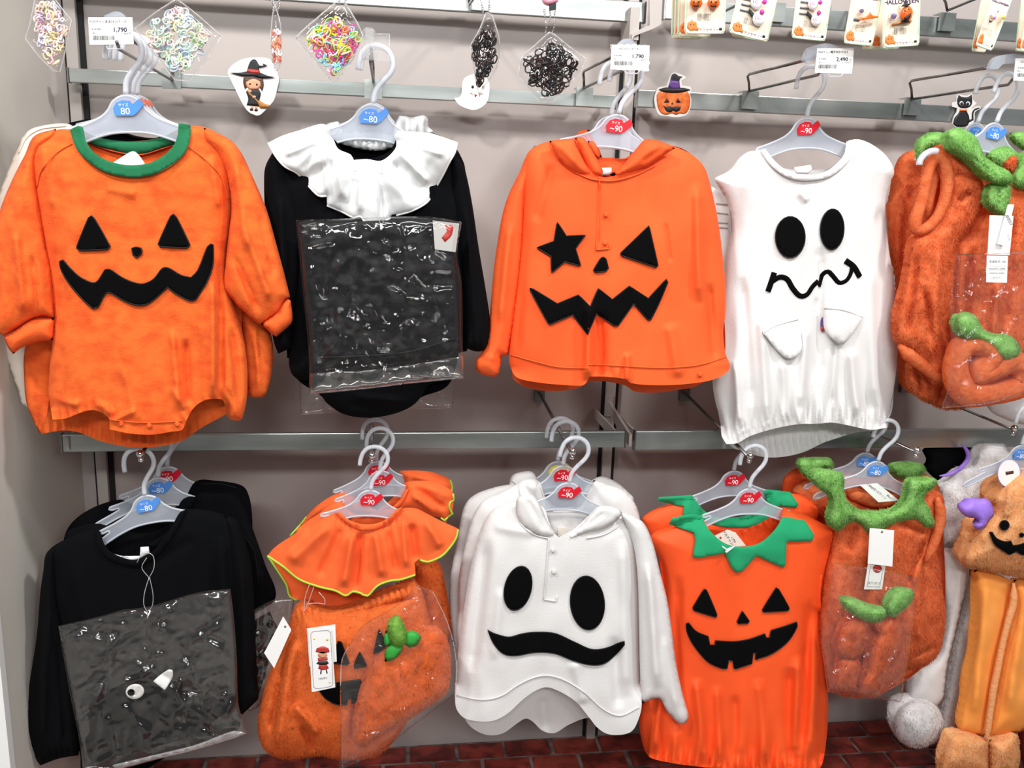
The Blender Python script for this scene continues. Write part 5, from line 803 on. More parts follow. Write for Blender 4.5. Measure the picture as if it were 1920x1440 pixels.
g = garment('fluffy_headband', 'orange fluffy headpiece with two bulging legs and green leaf pair, in the lower right bag', 'headband', 1630, 1160, 1.56)
plush([(320, 782), (360, 790), (396, 800), (398, 850), (372, 905), (345, 955), (300, 965), (258, 945), (246, 905), (258, 850), (285, 805)], 'band_lobe', 'furo', g, 1.562, ZJ, .026, 36, 6000, seed=84)
plush([(268, 955), (335, 962), (358, 1000), (345, 1050), (338, 1092), (290, 1096), (246, 1085), (248, 1020)], 'band_lobe', 'furo', g, 1.565, ZJ, .022, 30, 4500, seed=85)
plush([(395, 800), (450, 785), (510, 778), (536, 820), (542, 880), (526, 940), (490, 1000), (455, 1060), (430, 1105), (395, 1118), (350, 1105), (352, 1060), (378, 1010), (388, 950), (400, 900), (430, 850)], 'band_lobe', 'furo', g, 1.560, ZJ, .028, 38, 8500, seed=86, folds=[(430, 850, 470, 800, 10, -.008)])
plush([(268, 712), (285, 697), (335, 702), (400, 728), (445, 738), (478, 745), (470, 780), (440, 800), (405, 803), (350, 785), (290, 745)], 'leaf', 'furg', g, 1.548, ZJ, .022, 22, 5000, L=.006)
plush([(465, 745), (480, 700), (510, 668), (550, 654), (582, 662), (588, 690), (570, 725), (535, 755), (505, 780), (478, 775)], 'leaf', 'furg', g, 1.545, ZJ, .022, 22, 3800, L=.006)
# ---- lower 6 : plush hooded scarves at the right edge
g = garment('white_hooded_scarf', 'white furry hooded scarf with a round paw, hanging left of the orange pumpkin hood', 'scarf', 1850, 850, 1.70)
plush([(700, 210), (740, 185), (790, 140), (840, 120), (870, 60), (905, 30), (980, 30), (1020, 100), (1060, 200), (1060, 460), (900, 475), (710, 478), (702, 350)], 'hood', 'furw', g, 1.745, ZJ, .045, 60, 16000, seed=90, L=.010)
plush([(705, 480), (780, 490), (832, 500), (828, 620), (800, 740), (762, 900), (735, 1010), (716, 1150), (660, 1180), (560, 1160), (568, 1020), (640, 990), (695, 950), (722, 850), (728, 740), (708, 600)], 'scarf_end', 'white', g, 1.70, ZJ, .03, 45, folds=[(770, 560, 700, 1000, 20, -.008)])
plush([(832, 560), (870, 700), (850, 950), (810, 1100), (765, 1260), (712, 1345), (698, 1300), (708, 1220), (732, 1110), (752, 1010), (770, 900), (805, 740)], 'scarf_end', 'furw', g, 1.72, ZJ, .02, 30, 5000)
plush(ell(607, 1243, 108, 103, 0, 26), 'paw', 'furw', g, 1.68, ZJ, .05, 50, 12000, seed=91, L=.010)
g = garment('cat_hat', 'black pointed hood with a purple edge at the lower right, behind the white scarf', 'hat', 1790, 865, 1.74)
plush([(628, 62), (660, 42), (720, 32), (800, 26), (850, 30), (868, 60), (840, 110), (800, 150), (760, 185), (720, 190), (690, 186), (648, 150), (636, 132), (652, 112)], 'hat_body', 'black', g, 1.79, ZJ, .03, 50)
ring([(795, 28), (822, 62), (822, 95), (795, 130), (745, 160), (700, 168)], 'purple_rim', 'lilacf', g, 1.738, ZJ, .0045, closed=False)
g = garment('pumpkin_hooded_scarf', 'light orange furry hood scarf with carved grin and a purple mitten, far lower right', 'scarf', 1890, 900, 1.64)
Sq = plush([(925, 262), (960, 215), (1005, 170), (1068, 135), (1180, 120), (1240, 300), (1240, 560), (1150, 625), (1068, 612), (960, 592), (860, 572), (815, 562), (797, 528), (812, 480), (835, 430), (850, 390), (900, 340), (930, 310)], 'hood', 'peach', g, 1.63, ZJ, .06, 70, 30000, seed=92, L=.007, folds=[(1010, 200, 990, 350, 18, .006)])
facep(Sq, ell(983, 383, 20, 21), 'eye_patch', g, h=4); facep(Sq, [(917, 412), (930, 414), (948, 440), (985, 455), (1010, 452), (1020, 472), (1050, 468), (1068, 462), (1090, 470), (1110, 460), (1120, 500), (1068, 512), (1035, 498), (1005, 512), (960, 482), (938, 462)], 'mouth_patch', g, sharp=40); facep(Sq, ell(1058, 426, 9, 9), 'nose_patch', g, h=3)
plush([(790, 318), (792, 296), (815, 285), (832, 268), (860, 264), (872, 270), (900, 265), (925, 285), (938, 320), (935, 345), (912, 368), (905, 388), (885, 400), (855, 398), (848, 384), (872, 366), (855, 352), (828, 350), (800, 335)], 'mitten', 'lilacf', g, 1.585, ZJ, .022, 26, folds=[(850, 275, 880, 340, 8, -.005), (880, 270, 905, 350, 7, -.005)])
for P, sd in (([(852, 575), (940, 590), (1020, 625), (1000, 760), (955, 980), (915, 1200), (900, 1305), (780, 1285), (785, 1230), (810, 1100), (838, 960), (858, 800)], 93), ([(1025, 620), (1120, 620), (1200, 600), (1200, 1200), (1060, 1280), (905, 1310), (925, 1200), (965, 980), (1010, 760)], 94)):
    plush(P, 'scarf_end', 'peachc', g, 1.645, ZJ, .03, 40, seed=sd, folds=[(900, 640, 850, 1200, 20, .008)] if sd == 93 else [(1080, 640, 1000, 1200, 24, .008)])
ring([(1024, 635), (1022, 720), (1000, 800), (975, 900), (955, 1000), (935, 1100), (918, 1220), (905, 1320)], 'centre_trim', 'peach', g, 1.612, ZJ, .007, 3500, L=.006, closed=False)
plush([(742, 1300), (780, 1284), (850, 1296), (912, 1318), (915, 1460), (700, 1470), (705, 1400), (722, 1350)], 'paw', 'peach', g, 1.625, ZJ, .035, 40, 7000, seed=95, L=.007)
plush([(915, 1318), (960, 1310), (1040, 1285), (1050, 1380), (1040, 1460), (915, 1480)], 'paw', 'peach', g, 1.628, ZJ, .035, 40, 7000, seed=96, L=.007)
g = garment('maroon_cape', 'dark red cloth edge at the right border beside the orange scarf', 'cape', 1920, 1380, 1.70)
plush([(1060, 1120), (1110, 1100), (1180, 1200), (1180, 1470), (1070, 1450), (1050, 1300)], 'body', 'maroon', g, 1.72, ZJ, .02, 30)
t, S = tagcard('round white tag with purple ring, on the white hooded scarf', ell(1003, 155, 50, 62, 8, 24), 1.60, ZJ); line(S, ell(1003, 155, 49, 61, 8, 24), 'purple_ring', MT_['lilac'], t, .0008, .0003, closed=True); patch(S, [(988, 150), (1022, 145), (1024, 158), (990, 164)], 'dark_label', MT_['brown'], t, .0003, h=6, thick=.0003)
# ---- hangers
HR = ['frosted hanger of the front orange terry romper, blue 80 marker', ]
hanger(236, 180, 1.585, -3, 'frosted hanger of the front orange terry romper, blue 80 marker', 'bluep', '80', 1.12)
hanger(241, 178, 1.615, -2, 'frosted hanger directly behind the front one at upper left, orange marker edge', 'orp', '80', 1.12)
hanger(249, 180, 1.650, 0, 'third frosted hanger in the upper left bunch', 'orp', '80', 1.12)
hanger(257, 180, 1.69, 2, 'rearmost frosted hanger in the upper left bunch', 'orp', '80', 1.12)
hanger(698, 197, 1.61, 2, 'frosted hanger with blue marker above the white frilled collar', 'bluep', '~80', 1.12)
hanger(701, 195, 1.66, 2, 'second frosted hanger behind the one above the white frilled collar', 'bluep', '~80', 1.1)
hanger(1160, 216, 1.60, 5, 'frosted hanger with red 90 marker in the star-eyed orange cape', 'redp', '~90', 1.1)
hanger(1146, 219, 1.66, 0, 'second frosted hanger leaning left behind the star-eyed cape hanger', 'redp', '~90', 1.1)
hanger(1513, 222, 1.665, -3, 'frosted hanger with red 90 marker above the white ghost vest', 'redp', '~90', 1.08)
hanger(1868, 232, 1.61, 8, 'frosted hanger with blue marker in the sideways fluffy romper, upper right', 'bluep', '~80', 1.06, 10)
hanger(1833, 232, 1.67, 8, 'second frosted hanger left of the blue-marked one, upper right', 'bluep', '~80', 1.06, 10)
g = MB(); P = [(200, 262), (205, 240), (225, 215), (255, 200), (282, 200)]; g.tube([tuple(W(1640+x/2.4, 200+y/2.4, 1.562)) for x, y in spl(np.array(P, float), 8, False, 90)], [.0055]*1+[.006]*0 if False else .006, 8); tag(g.build('hanger', MT_['hrim'], None, loc=W(1735, 295, 1.562)), 'clear hanger arm tip poking out of the fluffy romper armhole', 'hanger')
hanger(272, 930, 1.635, -10, 'front frosted hanger with blue 80 marker on the lower left sweaters', 'bluep', '~80', 1.05)
hanger(297, 897, 1.69, -3, 'second frosted hanger with blue marker, lower left sweaters', 'bluep', '~80', 1.05)
hanger(314, 876, 1.735, -3, 'rear frosted hanger with red marker, lower left sweaters', 'redp', '~90', 1.05)
hanger(695, 920, 1.62, 3, 'front frosted hanger with red 90 marker on the frilled capelets', 'redp', '~90', 1.0)
hanger(713, 884, 1.67, -4, 'second frosted hanger with red marker on the frilled capelets', 'redp', '~90', 1.0)
hanger(706, 866, 1.72, -6, 'rear frosted hanger on the frilled capelets', 'redp', '~90', 1.0)
hanger(1067, 906, 1.635, 4, 'front frosted hanger with red 90 marker on the white ghost capes', 'redp', '~90', 1.08)
hanger(1056, 874, 1.69, -2, 'second frosted hanger with red 90 marker on the white ghost capes', 'redp', '~90', 1.08)
hanger(1046, 866, 1.74, -2, 'rear frosted hanger with yellow marker on the white ghost capes', 'yelp', '~95', 1.08)
hanger(1405, 917, 1.635, -1, 'front frosted hanger with red 90 marker over the green zigzag collar', 'redp', '~90', 1.06)
hanger(1376, 884, 1.70, -2, 'rear frosted hanger with red 90 marker over the green zigzag collars', 'redp', '~90', 1.06)
hanger(1646, 866, 1.645, 6, 'front frosted hanger with blue marker in the furry green collar, lower right', 'bluep', '~80', 1.04)
hanger(1625, 850, 1.70, 6, 'rear frosted hanger with blue marker behind the furry green collar', 'bluep', '~80', 1.04)
hanger(1916, 836, 1.62, 0, 'frosted hanger at the right edge above the pumpkin hood scarf', 'bluep', '~80', 1.0)
# ---- bags of elastic bands
def bandbag(label, pts, zo, Y, cols, inner, nb, chain, layers=1, r=(5, 9), squash=1):
    S = Surf(pts, Y, .010, 16, zo, nz=(.0015, 20, 20), h=4, sharp=30, seed=len(pts), crum=.002); t = thing('band_bag', label, 'bag', Wn([S.poly.mean(0)], np.array([Y]))[0]); puff(S, 'film', MT_['film'], t, 1)
    e = MB(); e.tube([tuple(p) for p in Wn(S.poly, np.full(len(S.poly), Y))], .0010, 6, closed=True); e.build('welded_edge', MT_['filmh'], t)
    e = MB(); i0 = int(np.argmin(S.poly[:, 0])); P2 = S.poly+(S.poly.mean(0)-S.poly)*.10; e.tube([tuple(p) for p in Wn(P2, np.full(len(P2), Y-.002))], .0005, 5, closed=True); e.build('weld_line', MT_['film'], t)
    ip = spl(zc(inner, zo), 6, True); lo, hi = ip.min(0), ip.max(0); mb = MB(); c = 0
    for _ in range(4000):
        if c >= nb: break
        p = lo+(hi-lo)*rng.random(2)
        if not inside(p[None], ip)[0]: continue
        c += 1; R = rng.uniform(*r)*mpp(p[0], p[1], Y); ctr = W(p[0], p[1], Y+rng.uniform(-.006, .006)); ax = Vector(rng.normal(0, 1, 3)*np.array([.6, 1.3, .6])).normalized(); u = ax.orthogonal().normalized(); v = ax.cross(u); sq = rng.uniform(.5, 1)
        u2 = Vector((u.x*squash, u.y, u.z)); v2 = Vector((v.x*squash, v.y, v.z))
        mb.tube([ctr+u2*R*math.cos(a)+v2*R*sq*math.sin(a) for a in np.linspace(0, 2*math.pi, 13)[:-1]], .0013, 5, int(rng.integers(len(cols))), closed=True)
    mb.build('elastic_bands', [MT_[x] if isinstance(x, str) else x for x in cols], t, kind='stuff')
    if chain:
        for ch in chain:
            a = W(ch[0], ch[1], Y); b = W(ch[2], ch[3], Y+.005); m2 = MB(); n = max(4, int((b-a).length/.0035))
            for i in range(n+1): m2.ball(a.lerp(b, i/n)+Vector((.002*math.sin(i*.5), 0, 0)), .0013, 6)
            m2.tube([a, b], .0004, 4); m2.build('ball_chain', MT_['chrome'], t, kind='stuff')
    return t, S
pc = [mat('band_'+n, c, .4) for n, c in (('pink', '#f4c6cc'), ('peach', '#f7d2b4'), ('lilac', '#cfc8e8'), ('yellow', '#f2e8b0'), ('white', '#eeeeee'))]
pm = [mat('band_'+n, c, .4) for n, c in (('mint', '#c6ecca'), ('lemon', '#f2ecb4'), ('sky', '#bfd6ee'), ('blush', '#f4d0d6'), ('ivory', '#f4f2ea'))]
pn = [mat('band_'+n, c, .4) for n, c in (('hot_pink', '#f0409a'), ('lime', '#a6e060'), ('neon_yellow', '#f0ec30'), ('aqua', '#7ccfe6'), ('coral', '#f48a6a'), ('white2', '#f0eef2'))]
pb = [mat('band_black', '#100f10', .25), mat('band_dark_brown', '#2c170e', .25)]
bandbag('clear bag of pastel pink elastic bands at the far top left', [(262, -10), (400, -25), (470, 70), (535, 150), (500, 330), (450, 540), (400, 530), (290, 420), (190, 290), (228, 160)], T1, 1.55, pc, [(280, 40), (390, 30), (500, 160), (470, 330), (440, 480), (390, 470), (290, 320), (270, 160)], 140, [(82, -8, 84, -40)], r=(5, 9), squash=.7)
bandbag('clear diamond bag of pale mint and yellow elastic bands, top left', [(1325, -10), (1480, 110), (1660, 270), (1560, 430), (1420, 610), (1310, 600), (1150, 400), (1010, 215), (1170, 90)], T1, 1.55, pm, [(1310, 80), (1420, 110), (1560, 280), (1500, 400), (1380, 520), (1290, 510), (1180, 380), (1080, 240), (1180, 140)], 190, [(331, 2, 330, -40), (338, 4, 340, -40)], r=(5, 10))
bandbag('clear bag of neon pink, lime and yellow elastic bands, top centre-left', [(930, 5), (990, 20), (1080, 170), (1120, 260), (1060, 420), (980, 540), (905, 632), (740, 440), (612, 285), (700, 200), (830, 90)], T2, 1.54, pn, [(880, 150), (960, 140), (1060, 230), (1090, 300), (1000, 450), (930, 560), (870, 520), (770, 400), (700, 300), (790, 220)], 150, [(636, 6, 634, -30), (646, 8, 650, -30)], r=(6, 11))
bandbag('clear bag of coral elastic bands seen edge-on above the witch sticker', [(462, 30), (480, 90), (505, 200), (512, 430), (482, 572), (450, 480), (430, 330), (442, 130)], T2, 1.55, [pn[4], pc[1], pc[0], pn[5]], [(465, 190), (495, 220), (500, 430), (478, 520), (450, 440), (445, 300)], 36, [(512, 18, 507, -20), (521, 20, 525, -20)], r=(5, 8), squash=.4)
bandbag('clear bag of black elastic bands hanging edge-on beside the ghost sticker', [(445, 95), (490, 110), (520, 200), (545, 300), (546, 450), (500, 560), (440, 640), (395, 732), (365, 600), (345, 460), (328, 340), (395, 220)], T3, 1.55, pb, [(440, 200), (490, 200), (520, 330), (520, 450), (430, 590), (395, 640), (365, 480), (350, 340)], 110, [(905, 30, 900, -20), (915, 30, 919, -20)], r=(5, 9), squash=.6)
bandbag('clear diamond bag of black elastic bands, top centre', [(920, 240), (965, 262), (1060, 340), (1192, 440), (1150, 540), (1060, 640), (950, 765), (850, 765), (780, 680), (690, 565), (700, 480), (722, 420), (820, 330)], T3, 1.54, pb, [(930, 345), (990, 360), (1110, 460), (1100, 540), (980, 700), (860, 690), (760, 560), (730, 470), (820, 400)], 150, [(1023, 60, 1022, 18), (1036, 60, 1042, 18), (1030, 40, 1030, 16)], r=(6, 11))
g = thing('chain_charm', 'pink charm with a black band at the top edge above the black band bag', 'charm', W(1031, 8, 1.54)); S = Surf([(865, -40), (990, -40), (985, 10), (950, 35), (910, 45), (870, 20)], 1.54, .01, 14, T3, nz=(0, 1, 1), h=4); puff(S, 'charm_body', MT_['pinkp'], g); S = flat([(920, 30), (972, 25), (970, 70), (925, 80)], 1.535, T3); plate(S, 'black_band', MT_['ink'], g, .004)
# ---- price cards
def pcard(label, tl, tr, br, bl, Y, name_, price, price2, zo, holder, scl=1.0):
    c = zc([tl, tr, br, bl], zo).mean(0); t = thing('price_card', label, 'card', W(c[0], c[1], Y)); S = flat([tl, tr, br, bl], Y, zo, h=14, sharp=20); plate(S, 'card', MT_['paper'], t, .001)
    ux = np.array(tr, float)-np.array(tl, float); uy = np.array(bl, float)-np.array(tl, float); rot = math.degrees(math.atan2(ux[1], ux[0])); L = np.linalg.norm(ux)
    P = lambda u, v: tuple(np.array(tl)+ux*u+uy*v)
    x, y = P(.44, .15); text(S, name_, x, y+.025*L, .070*L, MT_['ink'], t, 'product_name', rot, bold=.004*L)
    x, y = P(.70, .44); text(S, price, x, y+.055*L, .145*L, MT_['inkb'], t, 'price', rot, bold=.006*L); x, y = P(.93, .46); text(S, '円', x, y+.03*L, .06*L, MT_['inkg'], t, 'price', rot)
    x, y = P(.17, .46); text(S, '本体価格', x, y, .055*L, MT_['ink'], t, 'small_print', rot); x, y = P(.13, .60); text(S, '(税込)', x, y, .05*L, MT_['ink'], t, 'small_print', rot); x, y = P(.84, .63); text(S, price2+'円', x, y, .075*L, MT_['inkg'], t, 'tax_price', rot)
    mb = MB(); u = .08
    r_ = random.Random(3)
    while u < .58:
        w_ = r_.choice([.005, .007, .012]); a = [P(u, .66), P(u+w_, .66), P(u+w_, .83), P(u, .83)]; q = S.pt(S.z(a), .0005); mb.put(q, [(0, 3, 2, 1)]); u += w_+r_.choice([.008, .013])
    mb.build('barcode', MT_['ink'], t, smooth=False); x, y = P(.32, .92); text(S, '4909970 100235', x, y, .035*L, MT_['inkg'], t, 'small_print', rot); x, y = P(.70, .92); text(S, '0820', x, y, .035*L, MT_['inkg'], t, 'small_print', rot)
    sl = flat([(P(-.03, -.04)), P(1.03, -.04), P(1.03, 1.05), P(-.03, 1.05)], Y+.0022, zo, h=14, sharp=20); plate(sl, 'clear_sleeve', MT_['film'], t, .0008)
    S2 = flat(holder, Y+.012, zo, h=8); plate(S2, 'holder_clip', MT_['hang'], t, .010)
    lp = MB(); q = [tuple(W(*zc([P(u, v)], zo)[0], Y+.001)) for u, v in ((.38, 1.04), (.40, 1.15), (.72, 1.15), (.78, 1.02))]; lp.tube(q, .0011, 6); lp.build('wire_clip', MT_['hrim'], t)
pcard('white price card 1,790 above the orange terry rompers', (660, 130), (992, 130), (1002, 330), (672, 336), 1.555, 'ハロウィンまるロンパース', '1,790', '1,969', T1, [(780, 118), (820, 100), (850, 86), (900, 88), (930, 110), (940, 140), (780, 145)])
pcard('white price card 1,790 above the orange hooded capes', (1388, 335), (1672, 340), (1664, 528), (1378, 520), 1.565, 'ハロウィンマント', '1,790', '1,969', T3, [(1430, 330), (1470, 295), (1500, 288), (1540, 292), (1565, 320), (1570, 345), (1430, 345)])
pcard('white price card 2,490 above the white ghost vest', (1330, 362), (1606, 362), (1590, 552), (1312, 545), 1.570, 'ハロウィン帽子付きベスト', '2,490', '2,739', T4, [(1225, 450), (1255, 370), (1300, 345), (1380, 325), (1440, 330), (1485, 350), (1490, 380), (1330, 400), (1300, 450), (1260, 470)])
pcard('white price card at the top right edge above the fluffy rompers', (1850, 500), (2180, 505), (2165, 700), (1830, 690), 1.565, 'コスチューム 耳つき', '2,990', '3,289', T5, [(1625, 590), (1650, 520), (1700, 480), (1780, 465), (1860, 460), (1950, 480), (1950, 520), (1850, 540), (1740, 550), (1700, 590)])
g = thing('card_holder', 'empty clear plastic price holder above the frilled collar hangers', 'holder', W(700, 90, 1.56)); S = flat([(1115, 230), (1140, 205), (1185, 205), (1212, 225), (1215, 250), (1322, 255), (1318, 460), (1110, 440)], 1.565, T2); plate(S, 'holder_plate', MT_['clearp'], g, .003); S = flat([(1140, 215), (1200, 215), (1205, 440), (1140, 440)], 1.560, T2); plate(S, 'clip', MT_['clearp'], g, .004)
e = MB(); e.tube([tuple(W(400+x/4, y/4, 1.563)) for x, y in ((1215, 255), (1322, 255), (1318, 460), (1110, 440))], .0009, 5); e.build('edge', MT_['filmh'], g)
# ---- stickers standing on the rail
def sticker(label, outline, shapes, zo, Y=1.922, white='stick'):
    c = zc(outline, zo).mean(0); t = thing('cutout_decoration', label, 'decoration', W(c[0], c[1], Y)); S = flat(outline, Y, zo, h=6, sharp=60); plate(S, 'white_backing', MT_[white], t, .003)
    for i, (nm, m_, P) in enumerate(shapes): patch(S, P, nm, MT_[m_], t, .0001+i*.00022, h=4, thick=.0003, sharp=60)
    return t, S
sticker('white cutout of a little witch with hat and broom on the upper rail', [(108, 545), (125, 505), (165, 470), (230, 440), (300, 430), (380, 432), (425, 445), (455, 480), (480, 540), (492, 600), (480, 660), (462, 730), (445, 765), (350, 862), (300, 858), (255, 830), (215, 770), (180, 700), (145, 630)], [
 ('boot', 'ink', ell(287, 822, 14, 10)), ('boot', 'ink', ell(321, 826, 14, 9)), ('leg', 'skin', [(280, 795), (300, 795), (298, 818), (282, 818)]), ('leg', 'skin', [(312, 797), (330, 797), (328, 820), (314, 820)]),
 ('dress', 'ink', [(265, 670), (340, 670), (356, 700), (345, 760), (360, 800), (250, 788), (262, 740), (245, 690)]), ('hair', 'brown', [(228, 580), (370, 580), (378, 640), (365, 685), (345, 650), (255, 650), (238, 672), (224, 620)]), ('face', 'skin', [(245, 615), (300, 590), (350, 610), (355, 645), (330, 668), (275, 668), (248, 645)]),
 ('eye', 'ink', ell(275, 630, 7, 8, n=10)), ('eye', 'ink', ell(326, 634, 7, 8, n=10)), ('hand', 'skin', ell(272, 685, 16, 14, n=12)), ('broom_stick', 'broom', [(262, 700), (272, 694), (345, 765), (338, 772)]), ('hand', 'skin', ell(306, 728, 14, 12, n=12)), ('broom_head', 'broom', [(325, 755), (350, 755), (380, 775), (430, 790), (405, 808), (350, 808)]),
 ('hat_brim', 'ink', [(125, 545), (200, 545), (260, 535), (350, 545), (400, 565), (462, 580), (380, 586), (300, 572), (220, 570)]), ('hat_cone', 'ink', [(250, 540), (268, 480), (290, 448), (320, 450), (345, 490), (375, 492), (370, 475), (405, 490), (375, 500), (340, 505), (350, 552)]), ('hat_band', 'redi', [(256, 515), (340, 525), (348, 552), (250, 542)])], T2)
sticker('white ghost cutout with tiny red mouth on the upper rail', [(268, 620), (285, 585), (330, 560), (390, 552), (440, 575), (468, 620), (470, 690), (455, 760), (410, 805), (355, 825), (290, 810), (235, 780), (205, 735), (240, 730), (262, 700)], [('eye', 'ink', ell(345, 652, 10, 12, n=12)), ('eye', 'ink', ell(425, 655, 9, 12, n=12)), ('mouth', 'redi', [(358, 702), (380, 715), (362, 728)]), ('whisker', 'inkg', [(330, 695), (345, 705), (343, 708), (328, 698)]), ('whisker', 'inkg', [(402, 705), (420, 700), (421, 703), (403, 709)])], T3)
pk = [('pumpkin', 'pumpk', [(130, 700), (170, 680), (250, 690), (340, 682), (370, 710), (378, 760), (362, 830), (330, 855), (300, 850), (270, 862), (240, 850), (200, 862), (160, 850), (135, 810), (125, 750)]), ('eye', 'ink', [(200, 735), (178, 772), (222, 768)]), ('eye', 'ink', [(285, 735), (268, 768), (308, 772)]), ('nose', 'ink', [(242, 765), (234, 782), (252, 782)]), ('mouth', 'ink', [(175, 790), (200, 802), (225, 795), (245, 802), (268, 798), (305, 800), (300, 825), (270, 838), (250, 828), (235, 840), (200, 835)]),
 ('hat_cone', 'ink', [(210, 670), (228, 600), (240, 560), (265, 552), (290, 570), (320, 575), (300, 590), (295, 620), (305, 670)]), ('hat_band', 'purple', [(212, 650), (228, 600), (296, 610), (302, 662), (255, 670)]), ('hat_brim', 'ink', [(140, 670), (200, 655), (260, 665), (320, 658), (380, 672), (320, 690), (250, 694), (180, 688)])]
sticker('pumpkin cutout wearing a purple-banded witch hat on the upper rail', [(120, 690), (140, 655), (200, 645), (215, 600), (235, 555), (270, 545), (335, 570), (345, 585), (310, 600), (315, 640), (380, 650), (388, 672), (375, 700), (385, 760), (368, 835), (335, 868), (265, 878), (200, 870), (140, 858), (115, 800), (108, 740)], pk, T4)
sticker('black cat cutout with orange bow tie at the right end of the upper rail', [(1342, 830), (1358, 805), (1390, 815), (1440, 820), (1475, 800), (1480, 850), (1515, 885), (1480, 920), (1465, 945), (1500, 915), (1545, 910), (1552, 930), (1500, 960), (1495, 1030), (1450, 1085), (1330, 1090), (1305, 1060), (1320, 1000), (1345, 960), (1350, 925), (1305, 915), (1300, 880), (1340, 870)], [
 ('tail', 'ink', [(1440, 1030), (1470, 1020), (1475, 960), (1500, 930), (1540, 920), (1540, 930), (1505, 945), (1488, 970), (1488, 1030), (1450, 1050)]), ('body', 'ink', [(1375, 945), (1425, 945), (1450, 1000), (1448, 1055), (1420, 1085), (1340, 1085), (1312, 1060), (1325, 1010), (1355, 975)]), ('head', 'ink', [(1348, 860), (1360, 812), (1385, 830), (1440, 832), (1470, 808), (1476, 870), (1462, 910), (1410, 928), (1360, 912)]), ('eye', 'whp', ell(1384, 886, 18, 18, n=14)), ('eye', 'whp', ell(1440, 888, 18, 18, n=14)), ('pupil', 'ink', ell(1386, 888, 13, 14, n=14)), ('pupil', 'ink', ell(1438, 890, 13, 14, n=14)), ('bow_tie', 'orpr', [(1370, 932), (1400, 940), (1432, 932), (1430, 956), (1400, 948), (1372, 955)])], T5)
